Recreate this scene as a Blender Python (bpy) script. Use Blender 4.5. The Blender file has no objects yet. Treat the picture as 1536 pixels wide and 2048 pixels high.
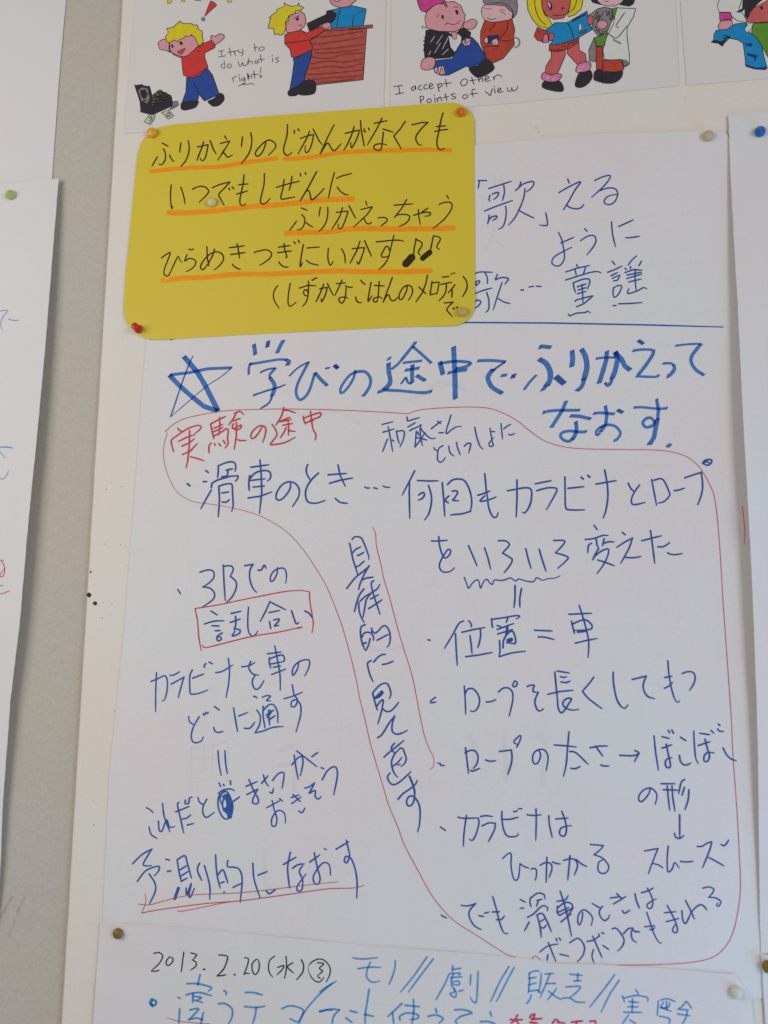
import bpy, bmesh, math, random
from mathutils import Vector, Matrix, noise
from mathutils.geometry import delaunay_2d_cdt, tessellate_polygon

sc = bpy.context.scene
# ------------------------------------------------------------------ camera
W0, H0, F0 = 1536.0, 2048.0, 1884.0
DIST = 0.92
def nrm(v): return v.normalized()
_ex = nrm(Vector((10268, -61, -1884)))
_ez = Vector((282, -10724, 1884)); _ez = nrm(_ez - _ex * _ez.dot(_ex))
_ey = _ez.cross(_ex)
R_w = Vector((_ex.x, _ey.x, _ez.x)); D_w = Vector((_ex.y, _ey.y, _ez.y)); F_w = Vector((_ex.z, _ey.z, _ez.z))
CAM = -DIST * F_w
cd = bpy.data.cameras.new('camera'); cam = bpy.data.objects.new('camera', cd)
sc.collection.objects.link(cam)
cam.matrix_world = Matrix(((R_w.x, -D_w.x, -F_w.x, CAM.x), (R_w.y, -D_w.y, -F_w.y, CAM.y), (R_w.z, -D_w.z, -F_w.z, CAM.z), (0, 0, 0, 1)))
cd.sensor_fit = 'VERTICAL'; cd.sensor_height = 24.0; cd.lens = 24.0 * F0 / H0
_d = R_w * ((620 - W0 / 2) / F0) + D_w * ((620 - H0 / 2) / F0) + F_w
FOCUS = -CAM.y / _d.y      # depth of the board where the picture is sharpest
cd.clip_start = 0.02; cd.clip_end = 50
cd.dof.use_dof = True; cd.dof.focus_distance = FOCUS; cd.dof.aperture_fstop = 4.0
sc.camera = cam
# ------------------------------------------------------------------ light
wd = bpy.data.worlds.new('World'); sc.world = wd; wd.use_nodes = True
wd.node_tree.nodes['Background'].inputs[0].default_value = (1.0, 0.965, 0.94, 1)
wd.node_tree.nodes['Background'].inputs[1].default_value = 0.175
def area(name, loc, target, size, size_y, power, color):
    l = bpy.data.lights.new(name, 'AREA'); l.shape = 'RECTANGLE'; l.size = size; l.size_y = size_y
    l.energy = power; l.color = color
    o = bpy.data.objects.new(name, l); sc.collection.objects.link(o)
    o.location = loc
    d = Vector(target) - Vector(loc)
    o.rotation_euler = d.to_track_quat('-Z', 'Y').to_euler()
    return o
area('window_light_right', (2.0, -1.9, 0.25), (0.1, 0, 0.0), 0.9, 1.1, 19.0, (1.0, 0.95, 0.955))
area('room_light_left', (-1.05, -1.1, 0.20), (-0.2, 0, 0.05), 1.0, 0.9, 8.4, (1.0, 0.94, 0.87))
area('window_light_low', (1.0, -0.42, -0.86), (0.42, 0, -0.45), 0.6, 0.6, 5.2, (0.22, 0.56, 1.0))
sc.view_settings.view_transform = 'Standard'; sc.view_settings.look = 'None'
sc.view_settings.exposure = 0.16; sc.view_settings.gamma = 1.0
# ------------------------------------------------------------------ projection of the board plane
def ray(px, py):
    return R_w * ((px - W0 / 2) / F0) + D_w * ((py - H0 / 2) / F0) + F_w
def hit(px, py, h=0.0):
    """point of the plane h metres in front of the board that lies on this line of sight"""
    d = ray(px, py); t = (-h - CAM.y) / d.y
    return CAM + d * t
def surf(px, py, hf, e=0.0):
    p = hit(px, py, 0.0)
    for _ in range(2): p = hit(px, py, hf(p.x, p.z) + e)
    return p
def seeded(s): return random.Random(s)
# ------------------------------------------------------------------ materials
def new_mat(name):
    m = bpy.data.materials.new(name); m.use_nodes = True
    return m, m.node_tree, m.node_tree.nodes['Principled BSDF']
def lin(r, g, b):
    f = lambda c: (c / 255 / 12.92) if c / 255 <= 0.04045 else ((c / 255 + 0.055) / 1.055) ** 2.4
    return (f(r), f(g), f(b), 1)
def paper_mat(name, col, rough=0.6, grid=None, grain=0.035, blotch=0.05, blotch_cols=((0.97, 1.0, 0.99), (1.0, 0.965, 0.97)), bump=0.25, gscale=900, coat=0.0):
    m, nt, b = new_mat(name); N = nt.nodes; L = nt.links
    tc = N.new('ShaderNodeTexCoord')
    n1 = N.new('ShaderNodeTexNoise'); n1.inputs['Scale'].default_value = gscale; n1.inputs['Detail'].default_value = 3
    L.new(tc.outputs['Object'], n1.inputs['Vector'])
    r1 = N.new('ShaderNodeMapRange'); r1.inputs[1].default_value = .3; r1.inputs[2].default_value = .7
    r1.inputs[3].default_value = 1 - grain; r1.inputs[4].default_value = 1 + grain
    L.new(n1.outputs['Fac'], r1.inputs[0])
    n2 = N.new('ShaderNodeTexNoise'); n2.inputs['Scale'].default_value = 7; n2.inputs['Detail'].default_value = 2.5
    L.new(tc.outputs['Object'], n2.inputs['Vector'])
    r2 = N.new('ShaderNodeValToRGB'); r2.color_ramp.elements[0].position = .38; r2.color_ramp.elements[1].position = .62
    r2.color_ramp.elements[0].color = (*blotch_cols[0], 1); r2.color_ramp.elements[1].color = (*blotch_cols[1], 1)
    L.new(n2.outputs['Fac'], r2.inputs[0])
    mx = N.new('ShaderNodeMix'); mx.data_type = 'RGBA'; mx.blend_type = 'MULTIPLY'; mx.inputs[0].default_value = 1
    mx.inputs[6].default_value = col; L.new(r2.outputs[0], mx.inputs[7])
    out = mx.outputs[2]
    mg = N.new('ShaderNodeVectorMath'); mg.operation = 'SCALE'; L.new(out, mg.inputs[0]); L.new(r1.outputs[0], mg.inputs['Scale']); out = mg.outputs[0]
    if grid:
        gx, gz, step, dark = grid
        sx = N.new('ShaderNodeSeparateXYZ'); L.new(tc.outputs['Object'], sx.inputs[0])
        mask = None
        for ax, ph in (('X', gx), ('Z', gz)):
            a = N.new('ShaderNodeMath'); a.operation = 'SUBTRACT'; L.new(sx.outputs[ax], a.inputs[0]); a.inputs[1].default_value = ph - step / 2
            w = N.new('ShaderNodeMath'); w.operation = 'WRAP'; L.new(a.outputs[0], w.inputs[0]); w.inputs[1].default_value = step / 2; w.inputs[2].default_value = -step / 2
            w2 = N.new('ShaderNodeMath'); w2.operation = 'ABSOLUTE'; L.new(w.outputs[0], w2.inputs[0])
            s = N.new('ShaderNodeMath'); s.operation = 'LESS_THAN'; L.new(w2.outputs[0], s.inputs[0]); s.inputs[1].default_value = 0.00022
            if mask is None: mask = s.outputs[0]
            else:
                q = N.new('ShaderNodeMath'); q.operation = 'MAXIMUM'; L.new(mask, q.inputs[0]); L.new(s.outputs[0], q.inputs[1]); mask = q.outputs[0]
        rr = N.new('ShaderNodeMapRange'); rr.inputs[3].default_value = 1.0; rr.inputs[4].default_value = 1 - dark; L.new(mask, rr.inputs[0])
        g2 = N.new('ShaderNodeVectorMath'); g2.operation = 'SCALE'; L.new(out, g2.inputs[0]); L.new(rr.outputs[0], g2.inputs['Scale']); out = g2.outputs[0]
    L.new(out, b.inputs['Base Color'])
    b.inputs['Roughness'].default_value = rough; b.inputs['Specular IOR Level'].default_value = 0.35
    b.inputs['Coat Weight'].default_value = coat; b.inputs['Coat Roughness'].default_value = 0.3
    bp = N.new('ShaderNodeBump'); bp.inputs['Strength'].default_value = bump; bp.inputs['Distance'].default_value = 0.0003
    n3 = N.new('ShaderNodeTexNoise'); n3.inputs['Scale'].default_value = gscale * .45; n3.inputs['Detail'].default_value = 4
    L.new(tc.outputs['Object'], n3.inputs['Vector']); L.new(n3.outputs['Fac'], bp.inputs['Height']); L.new(bp.outputs[0], b.inputs['Normal'])
    return m
def ink_mat(name, col, rough=0.55, var=0.18):
    m, nt, b = new_mat(name); N = nt.nodes; L = nt.links
    tc = N.new('ShaderNodeTexCoord'); n = N.new('ShaderNodeTexNoise'); n.inputs['Scale'].default_value = 160; n.inputs['Detail'].default_value = 3
    L.new(tc.outputs['Object'], n.inputs['Vector'])
    r = N.new('ShaderNodeMapRange'); r.inputs[1].default_value = .3; r.inputs[2].default_value = .7; r.inputs[3].default_value = 1 - var; r.inputs[4].default_value = 1 + var
    L.new(n.outputs['Fac'], r.inputs[0])
    g = N.new('ShaderNodeVectorMath'); g.operation = 'SCALE'; g.inputs[0].default_value = col[:3]; L.new(r.outputs[0], g.inputs['Scale'])
    L.new(g.outputs[0], b.inputs['Base Color']); b.inputs['Roughness'].default_value = rough; b.inputs['Specular IOR Level'].default_value = 0.3
    return m
def felt_mat(name, tint, edge=None, var=0.1, scale=(300, 300, 300)):
    """see-through felt pen ink: it filters the paper below, and two layers are darker than one"""
    m = bpy.data.materials.new(name); m.use_nodes = True; nt = m.node_tree; N = nt.nodes; L = nt.links
    for n in list(N): N.remove(n)
    o = N.new('ShaderNodeOutputMaterial'); t = N.new('ShaderNodeBsdfTransparent'); L.new(t.outputs[0], o.inputs[0])
    tc = N.new('ShaderNodeTexCoord'); mp = N.new('ShaderNodeMapping'); mp.inputs['Scale'].default_value = scale
    n = N.new('ShaderNodeTexNoise'); n.inputs['Scale'].default_value = 1; n.inputs['Detail'].default_value = 3
    L.new(tc.outputs['Object'], mp.inputs[0]); L.new(mp.outputs[0], n.inputs['Vector'])
    cr = N.new('ShaderNodeValToRGB'); cr.color_ramp.elements[0].position = .3; cr.color_ramp.elements[1].position = .7
    cr.color_ramp.elements[0].color = (*[c * (1 - var) for c in tint], 1); cr.color_ramp.elements[1].color = (*[min(1, c * (1 + var)) for c in tint], 1)
    L.new(n.outputs['Fac'], cr.inputs[0]); out = cr.outputs[0]
    if edge:
        a = N.new('ShaderNodeAttribute'); a.attribute_name = 'rim'
        mx = N.new('ShaderNodeMix'); mx.data_type = 'RGBA'; L.new(a.outputs['Fac'], mx.inputs[0]); L.new(out, mx.inputs[6]); mx.inputs[7].default_value = (*edge, 1); out = mx.outputs[2]
    L.new(out, t.inputs[0])
    return m
M = {}
M['main'] = paper_mat('big_sheet_paper', (0.80, 0.78, 0.785, 1), grid=(0, 0, 0.05, 0.035), gscale=800)
M['plain'] = paper_mat('plain_sheet_paper', (0.79, 0.772, 0.775, 1))
M['left'] = paper_mat('left_sheet_paper', (0.785, 0.78, 0.79, 1), blotch_cols=((0.99, 1, 1), (1, .99, .99)))
M['cardpaper'] = paper_mat('drawing_card_paper', (0.775, 0.75, 0.73, 1), rough=.5, blotch_cols=((0.99, 1, 0.99), (1, .985, .99)))
M['yellow'] = paper_mat('yellow_card_paper', lin(226, 203, 60), rough=.45, grain=0.03, blotch_cols=((0.98, 1, 0.97), (1, .985, 1)), coat=.15)
M['board'] = paper_mat('white_board_paint', (0.815, 0.775, 0.72, 1), rough=.6, blotch_cols=((0.98, 1, 1), (1, .975, .95)), bump=.5, gscale=500)
M['wall'] = paper_mat('greige_wall_paint', (0.555, 0.52, 0.46, 1), rough=.75, grain=.06, blotch_cols=((0.96, .98, 1), (1, .98, .93)), bump=1.0, gscale=420)
INK = {
 'ghost': felt_mat('bleed_through_ink', (0.972, 0.972, 0.980), None, var=.01),
 'black': ink_mat('black_pen_ink', lin(52, 42, 14)), 'black2': ink_mat('black_pen_ink_faded', lin(42, 46, 48)), 'black3': ink_mat('black_print_ink', lin(40, 36, 44)),
 'navy': ink_mat('dark_blue_pen_ink', lin(44, 86, 162)), 'blue': ink_mat('blue_pen_ink', lin(38, 94, 174)),
 'red': ink_mat('red_pen_ink', lin(206, 62, 78)), 'orange': ink_mat('orange_marker_ink', lin(250, 156, 14), var=.06),
 'pinkred': ink_mat('pinkish_red_felt_ink', lin(205, 65, 100)),
 'marker': felt_mat('broad_blue_marker_ink', (0.31, 0.52, 0.83), (0.25, 0.38, 0.68), var=.04),
 'lightblue': felt_mat('pale_blue_felt_ink', (0.32, 0.60, 0.90), (0.42, 0.68, 0.93), var=.3, scale=(500, 500, 500)),
 'yellow': ink_mat('print_yellow', lin(226, 208, 40), var=.08), 'printred': ink_mat('print_red', lin(214, 62, 58), var=.05), 'brightred': ink_mat('print_bright_red', lin(222, 70, 64), var=.05),
 'printblue': ink_mat('print_blue', lin(44, 78, 158), var=.08), 'printcyan': ink_mat('print_cyan', lin(22, 142, 202), var=.06), 'printgreen': ink_mat('print_green', lin(84, 108, 66), var=.3),
 'palegreen': ink_mat('print_pale_green', lin(180, 200, 160), var=.2), 'palegrey': ink_mat('print_pale_grey', lin(222, 224, 218), var=.04), 'printgrey': ink_mat('print_grey', lin(140, 134, 138), var=.2),
 'printskin': ink_mat('print_pink_skin', lin(222, 158, 166), var=.05), 'paleskin': ink_mat('print_pale_skin', lin(228, 186, 188), var=.05), 'printskin2': ink_mat('print_brown_skin', lin(205, 100, 98), var=.08),
 'printbrown': ink_mat('print_counter_brown', lin(184, 88, 78), var=.16), 'brownline': ink_mat('print_brown_line', lin(142, 54, 48), var=.1), 'printrust': ink_mat('print_rust', lin(186, 72, 54), var=.14),
 'printdark': ink_mat('print_dark', lin(56, 44, 48)), 'printblack': ink_mat('print_black', lin(50, 46, 54), var=.12), 'pinkhair': ink_mat('print_magenta', lin(206, 72, 146), var=.15), 'printpink': ink_mat('print_pink', lin(222, 130, 172), var=.2),
 'printnavy': ink_mat('print_navy', lin(42, 52, 120)), 'printleaf': ink_mat('print_leaf_green', lin(96, 150, 46), var=.08), 'printtan': ink_mat('print_tan', lin(200, 98, 92), var=.08),
}
# ------------------------------------------------------------------ object helpers
def link(o, parent=None, label=None, cat=None, group=None, kind=None):
    sc.collection.objects.link(o)
    if parent: o.parent = parent
    if label: o['label'] = label
    if cat: o['category'] = cat
    if group: o['group'] = group
    if kind: o['kind'] = kind
    return o
def mesh_obj(name, verts, faces, mat, origin=Vector((0, 0, 0)), smooth=False, rim=None, **kw):
    me = bpy.data.meshes.new(name); me.from_pydata([tuple(Vector(v) - origin) for v in verts], [], faces); me.update()
    if smooth:
        for p in me.polygons: p.use_smooth = True
    if rim:
        a = me.attributes.new('rim', 'FLOAT', 'POINT'); a.data.foreach_set('value', rim)
    if mat: me.materials.append(mat)
    o = bpy.data.objects.new(name, me)
    return link(o, **kw)
# ------------------------------------------------------------------ sheets: height above the board in metres
def wave(x, z, a, l, s): return a * noise.noise(Vector((x / l + s * 7.3, z / l + s * 3.1, s * 1.7)))
def sm(t): t = max(0.0, min(1.0, t)); return t * t * (3 - 2 * t)
def P(px, py): return hit(px, py)
pR0, pR1 = P(1457, 230), P(1522, 1880)
def edge_dist(x, z, a, b):      # signed distance right of the line a-b, and fraction along it
    d = Vector((b.x - a.x, b.z - a.z)); L = d.length; d /= L
    v = Vector((x - a.x, z - a.z))
    return -(v.x * d.y - v.y * d.x), v.dot(d) / L
def h_main(x, z):
    e = sm((x - P(300, 900).x) / 0.08)
    return 0.0007 + e * (0.0009 + wave(x, z, 0.0016, 0.16, 1) + wave(x, z, 0.0005, 0.05, 2))
def h_cards(x, z): return 0.0006
def h_yellow(x, z):
    c = P(600, 440)
    return h_main(x, z) + 0.0007 + 0.001 * sm((abs(x - c.x) - 0.11) / 0.06) * sm((c.z - z - 0.05) / 0.06)
def h_right(x, z):
    s, t = edge_dist(x, z, pR0, pR1)
    lift = 0.0100 * math.sin(math.pi * max(0, min(1, t))) ** 1.1 * math.exp(-max(0, abs(s)) / 0.05)
    return h_main(x, z) + 0.0006 + lift + abs(wave(x, z, 0.0008, .15, 4))
def h_lower(x, z): return h_main(x, z) + 0.00045 + abs(wave(x, z, 0.0016, 0.07, 5)) + abs(wave(x, z, 0.0006, .03, 6))
def h_rl(x, z): return h_main(x, z) + 0.0012
def h_ltop(x, z): return -0.006 + 0.001
pL0, pL1 = P(117, 358), P(0, 1750)
def h_llow(x, z):
    s, t = edge_dist(x, z, pL0, pL1)
    lift = 0.011 * math.sin(math.pi * max(0, min(1, t * .8 + .12))) ** 1.0 * math.exp(-abs(s) / 0.07)
    return -0.006 + 0.0022 + lift
def arc(pts, n=6):
    """Catmull-Rom through pts (open)"""
    if len(pts) < 3: return list(pts)
    P_ = [pts[0]] + list(pts) + [pts[-1]]; out = []
    for i in range(1, len(P_) - 2):
        p0, p1, p2, p3 = P_[i - 1], P_[i], P_[i + 1], P_[i + 2]
        for k in range(n):
            t = k / n; t2 = t * t; t3 = t2 * t
            out.append(tuple(0.5 * ((2 * p1[j]) + (-p0[j] + p2[j]) * t + (2 * p0[j] - 5 * p1[j] + 4 * p2[j] - p3[j]) * t2 + (-p0[j] + 3 * p1[j] - 3 * p2[j] + p3[j]) * t3) for j in (0, 1)))
    out.append(tuple(pts[-1])); return out
def densify(pts, step):
    out = [pts[0]]
    for a, b in zip(pts, pts[1:]):
        d = math.hypot(b[0] - a[0], b[1] - a[1]); n = max(1, int(math.ceil(d / step)))
        for k in range(1, n + 1): out.append((a[0] + (b[0] - a[0]) * k / n, a[1] + (b[1] - a[1]) * k / n))
    return out
def sheet(root, outline, hf, mat, name='paper', thick=0.00016, step=22, jit=0.35, seed=1):
    """outline in photograph pixels, clockwise; a sheet of paper with its own thickness following hf"""
    rnd = seeded(seed)
    ring = densify(list(outline) + [outline[0]], step * .6)[:-1]
    ring = [(x + rnd.uniform(-jit, jit) , y + rnd.uniform(-jit, jit)) for x, y in ring]
    n = len(ring); x0 = min(p[0] for p in ring); x1 = max(p[0] for p in ring); y0 = min(p[1] for p in ring); y1 = max(p[1] for p in ring)
    def inside(x, y):
        c = False; j = n - 1
        for i in range(n):
            xi, yi = ring[i]; xj, yj = ring[j]
            if (yi > y) != (yj > y) and x < (xj - xi) * (y - yi) / (yj - yi) + xi: c = not c
            j = i
        return c
    pts = list(ring)
    y = y0 + step * .5
    while y < y1:
        x = x0 + step * .5
        while x < x1:
            if inside(x, y) and inside(x + step * .35, y) and inside(x - step * .35, y) and inside(x, y + step * .35) and inside(x, y - step * .35): pts.append((x, y))
            x += step
        y += step
    v, e, f, *_ = delaunay_2d_cdt([Vector(p) for p in pts], [(i, (i + 1) % n) for i in range(n)], [], 1, 1e-4)
    top = [surf(p.x, p.y, hf) for p in v]; m = len(top)
    verts = list(top); faces = []
    for t in f:
        a, b, c = [top[i] for i in t[:3]]
        nn = (b - a).cross(c - a)
        faces.append(tuple(t) if nn.y < 0 else tuple(reversed(t)))
    back = [p + Vector((0, thick, 0)) for p in top]
    verts += back; faces += [tuple(m + i for i in reversed(q)) for q in faces]
    # rim from boundary edges
    cnt = {}
    for q in faces[:len(f)]:
        for i in range(len(q)):
            k = (q[i], q[(i + 1) % len(q)]); cnt[k] = 1
    base = len(verts)
    for (a, b) in [k for k in cnt if (k[1], k[0]) not in cnt]:
        s = len(verts); verts += [top[a], top[b], back[b], back[a]]; faces.append((s + 1, s, s + 3, s + 2))
    return mesh_obj(name, verts, faces, mat, origin=root.location, smooth=True, parent=root)
def thing(name, label, cat, px, py, hf=None, group=None):
    o = bpy.data.objects.new(name, None); o.empty_display_size = 0.02
    p = surf(px, py, hf) if hf else hit(px, py)
    o.location = p; return link(o, label=label, cat=cat, group=group)
# ------------------------------------------------------------------ ink
def stroke_geo(V, Fc, RM, pts, w, hf, e, rnd, nib=False, straight=False, cap=True, closed=False):
    raw = pts
    pts = pts if straight else arc(pts, 6)
    pts = densify(pts, 3.5)
    q = [pts[0]]
    for p in pts[1:]:
        if math.hypot(p[0] - q[-1][0], p[1] - q[-1][1]) > 0.25: q.append(p)
    pts = q
    if len(pts) < 2:
        x, y = pts[0]; pts = [(x - .4, y), (x + .4, y + .1)]
    n = len(pts); L = [0.0]
    for a, b in zip(pts, pts[1:]): L.append(L[-1] + math.hypot(b[0] - a[0], b[1] - a[1]))
    tot = L[-1]; base = len(V); ph = rnd.uniform(0, 50)
    th = math.radians(-32); nx, ny = math.cos(th), math.sin(th)
    norms = []
    for i in range(n):
        a = pts[max(0, i - 1)]; b = pts[min(n - 1, i + 1)]
        dx, dy = b[0] - a[0], b[1] - a[1]; l = math.hypot(dx, dy) or 1
        norms.append((-dy / l, dx / l, dx / l, dy / l))
    fat = w > 4.5
    cols = (-1, -.72, .72, 1) if fat else (-1, 1)
    rows = []
    def row(x, y, ux, uy, hw, s):
        r = []
        for c in cols:
            p = surf(x + ux * hw * c, y + uy * hw * c, hf, e + 0.00003 * s)
            r.append(len(V)); V.append(p); RM.append(1.0 if (fat and abs(c) == 1) else (0.0 if fat else .6))
        rows.append(r)
    def width(i):
        s = L[i]
        k = 1 + .10 * noise.noise(Vector((s / 14 + ph, ph, 0))) + .04 * noise.noise(Vector((s / 3 + ph, ph, 5)))
        if not fat and tot > 8:
            k *= 1 - .25 * sm(1 - (tot - s) / (tot * .25))
        return w * k / 2
    for i in range(n):
        ux, uy, tx, ty = norms[i]; hw = width(i)
        if cap and i == 0 and not nib:
            for a in (80, 50, 20):
                a = math.radians(a); row(pts[0][0] - tx * hw * math.sin(a), pts[0][1] - ty * hw * math.sin(a), ux, uy, hw * math.cos(a), 0)
        if nib and i in (0, n - 1):
            # slanted chisel end
            sl = (ux * nx + uy * ny); k = (tx * nx + ty * ny) * hw * (1 if sl > 0 else -1) * .8
            k = max(-hw, min(hw, k)); r = []
            for c in cols:
                p = surf(pts[i][0] + ux * hw * c + tx * k * c, pts[i][1] + uy * hw * c + ty * k * c, hf, e + 0.00003 * L[i] / max(tot, 1))
                r.append(len(V)); V.append(p); RM.append(1.0)
            rows.append(r)
        elif nib and ((L[i] < w * .9 and i > 0) or (tot - L[i] < w * .9)) and n > 4: continue
        else: row(pts[i][0], pts[i][1], ux, uy, hw, L[i] / max(tot, 1))
        if cap and i == n - 1 and not nib:
            for a in (20, 50, 80):
                a = math.radians(a); row(pts[-1][0] + tx * hw * math.sin(a), pts[-1][1] + ty * hw * math.sin(a), ux, uy, hw * math.cos(a), 1)
    for r0, r1 in zip(rows, rows[1:]):
        for a in range(len(cols) - 1): Fc.append((r0[a], r1[a], r1[a + 1], r0[a + 1]))
def fill_geo(V, Fc, pts, hf, e):
    base = len(V); ring = []
    for p in densify(list(pts) + [pts[0]], 8)[:-1]: ring.append(p)
    V.extend(surf(x, y, hf, e) for x, y in ring)
    for t in tessellate_polygon([[Vector((x, y, 0)) for x, y in ring]]): Fc.append(tuple(base + i for i in t))
def build_ink(text, roots, hfs):
    ox = oy = 0.0; s = 1.0; cur = None; k = 0; groups = []
    for ln in text.splitlines():
        ln = ln.strip()
        if not ln: continue
        if ln[0] == '#':
            nm, sh, ink, w, lab = ln[1:].strip().split('|')
            cur = dict(name=nm, sh=sh, ink=ink, nib=w[0] == 'N', w=float(w.lstrip('N')), lab=lab, items=[]); groups.append(cur); continue
        if ln[0] == '=':
            ox, oy, s = map(float, ln[1:].split()); continue
        tk = ln.split(); mode = 'S'; w = None; ink = None; straight = False
        if tk[0] in ('P', 'Q'):
            mode = tk[0]; ink = tk[1]; w = float(tk[2]); tk = tk[3:]
        else:
            if tk[0][0] == 'W':
                a = tk[0][1:]
                if ':' in a: a, ink = a.split(':')
                w = float(a); tk = tk[1:]
            if tk[0][0] == 'L': straight = True; tk[0] = tk[0][1:]
        v = [float(t) for t in tk if t]
        pts = [(ox + v[i] / s, oy + v[i + 1] / s) for i in range(0, len(v) - 1, 2)]
        cur['items'].append((mode, ink, w, straight, pts))
    gi = 0
    for g in groups:
        gi += 1; rnd = seeded(gi); root = roots[g['sh']]; hf = hfs[g['sh']]; wk = 1.22 if (g['w'] >= 2 and not g['nib'] and g['sh'] in ('main', 'yellow', 'lower')) else 1.25 if g['sh'].startswith('card') else 1.0
        bag = {}; k = 0; drawing = g['name'].startswith('drawn_') and any(i[0] != 'S' for i in g['items'])
        for mode, ink, w, straight, pts in g['items']:
            e = 0.00006 + (k * 0.000012 if drawing else (k % 9) * 0.00002) + (gi % 4) * 0.000004 + (0.00012 if g['ink'] == 'red' else 0) + (-0.00003 if g['ink'] == 'orange' else 0)
            k += 1
            ik = ink or g['ink']; V, Fc, RM = bag.setdefault(ik, ([], [], []))
            if mode in 'PQ':
                if mode == 'Q':
                    a = pts + pts[:1]; m3 = arc([pts[-1]] + a + [pts[1]], 5); pts = m3[5:-5]
                fill_geo(V, Fc, pts, hf, e); RM.extend([0.0] * (len(V) - len(RM)))
                if w:
                    V2, F2, R2 = bag.setdefault('black3', ([], [], []))
                    stroke_geo(V2, F2, R2, list(pts) + [pts[0]], w * 1.25, hf, e + 0.000006, rnd, straight=True)
            else:
                stroke_geo(V, Fc, RM, pts, (w or g['w']) * wk, hf, e, rnd, nib=g['nib'], straight=straight)
        if len(bag) == 1:
            ik = next(iter(bag)); V, Fc, RM = bag[ik]
            mesh_obj(g['name'], V, Fc, INK[ik], origin=root.location, rim=RM, parent=root, label=g['lab'] or None)
        else:   # one mesh with several inks
            V = []; Fc = []; mi = []; mats = []
            for ik, (v, f, r) in bag.items():
                b = len(V); V += v; Fc += [tuple(b + i for i in q) for q in f]; mi += [len(mats)] * len(f); mats.append(INK[ik])
            o = mesh_obj(g['name'], V, Fc, None, origin=root.location, parent=root, label=g['lab'] or None)
            for m_ in mats: o.data.materials.append(m_)
            o.data.polygons.foreach_set('material_index', mi)
# ------------------------------------------------------------------ wall and board
def box_obj(name, x0, x1, y0, y1, z0, z1, mat, **kw):
    v = [(x, y, z) for x in (x0, x1) for y in (y0, y1) for z in (z0, z1)]
    f = [(0, 1, 3, 2), (4, 6, 7, 5), (0, 4, 5, 1), (2, 3, 7, 6), (0, 2, 6, 4), (1, 5, 7, 3)]
    return mesh_obj(name, v, f, mat, **kw)
box_obj('wall', -2.2, 2.2, 0.006, 0.10, -1.8, 1.8, M['wall'], kind='structure', label='greige painted wall showing as a strip left of the white board')
# board: left edge runs straight down, softly rounded
bt, bb = hit(247, -60), hit(117, 2110)
bd = (bb - bt) / (bt.z - bb.z)      # change per metre of drop
def bx(z): return bt.x + bd.x * (bt.z - z)
board = thing('notice_board', 'white painted board that the sheets and cards are pinned to', 'notice board', 780, 1024)
V = []; Fc = []; prof = [(0.0, 0.0062), (0.0, 0.0030)] + [(0.0030 - 0.0030 * math.cos(math.radians(a)), 0.0030 - 0.0030 * math.sin(math.radians(a))) for a in (20, 40, 60, 75, 90)] + [(0.05, 0.0), (1.6, 0.0)]
zs = [1.3 - i * 0.02 for i in range(131)]
for z in zs:
    j = 0.0004 * noise.noise(Vector((z * 30, 0, 0)))
    for dx, y in prof: V.append((bx(z) + dx + (j if dx < .01 else 0), y, z))
c = len(prof)
for i in range(len(zs) - 1):
    for k in range(c - 1): Fc.append((i * c + k, (i + 1) * c + k, (i + 1) * c + k + 1, i * c + k + 1))
mesh_obj('panel', V, Fc, M['board'], origin=board.location, smooth=True, parent=board)
# ------------------------------------------------------------------ the sheets
roots = {}; HF = dict(main=h_main, yellow=h_yellow, card_left=h_cards, card_middle=h_cards, card_right=h_cards, lower=h_lower, leftlow=h_llow, rightsheet=h_right)
roots['board'] = board; HF['board'] = lambda x, z: 0.0
def S(key, name, label, cat, px, py, outline, mat, hf, group=None, **kw):
    roots[key] = thing(name, label, cat, px, py, hf, group); return sheet(roots[key], outline, hf, mat, **kw)
G_SH = 'large white sheets covered in handwriting'
main_top = [(322, 312), (500, 306), (700, 300), (940, 292), (1120, 275), (1180, 269), (1320, 265), (1450, 262)]
main_right = [(1466, 290), (1482, 500), (1488, 600), (1500, 800), (1510, 1000), (1520, 1200), (1529, 1480), (1534, 1700), (1536, 1850), (1532, 1920), (1530, 1996), (1500, 1998)]
main_left = [(190, 1960), (205, 1843), (218, 1553), (246, 1280), (268, 1000), (290, 700), (312, 450)]
S('main', 'poster_sheet', 'largest white sheet, in the middle, with a blue star heading and thin red loop', 'poster', 850, 1070,
  main_top + main_right + [(900, 1985)] + main_left, M['main'], h_main, group=G_SH)
S('lower', 'poster_sheet', 'lowest white sheet, dated 2013.2.20 in black above pale blue felt pen words', 'poster', 840, 2080,
  [(200, 1846), (300, 1850), (390, 1857), (640, 1882), (760, 1893), (860, 1901), (940, 1906), (1035, 1915), (1060, 1918), (1085, 1921), (1095, 1927), (1220, 1930), (1300, 1934), (1472, 1949), (1480, 1962), (1502, 1992), (1508, 2050), (1518, 2330), (170, 2330), (186, 2048)], M['plain'], h_lower, group=G_SH, step=16)
S('rightsheet', 'poster_sheet', 'white sheet along the right picture edge, its left edge bulging off the board', 'poster', 1700, 1050,
  [(1457, 230), (1560, 222), (1900, 200), (2100, 1100), (2100, 1900), (1522, 1906), (1520, 1850), (1518, 1700), (1516, 1500), (1513, 1400), (1507, 1230), (1500, 1080), (1487, 850), (1475, 600), (1469, 500), (1461, 350)], M['plain'], h_right, group=G_SH, step=18)
S('rightlow', 'poster_sheet', 'corner of a white sheet in the lower right picture corner, below the bulging one', 'poster', 1700, 2100,
  [(1522, 1910), (1700, 1908), (2100, 1905), (2100, 2330), (1560, 2330), (1535, 2100), (1528, 2000)], M['plain'], h_rl, group=G_SH, step=24)
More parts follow.
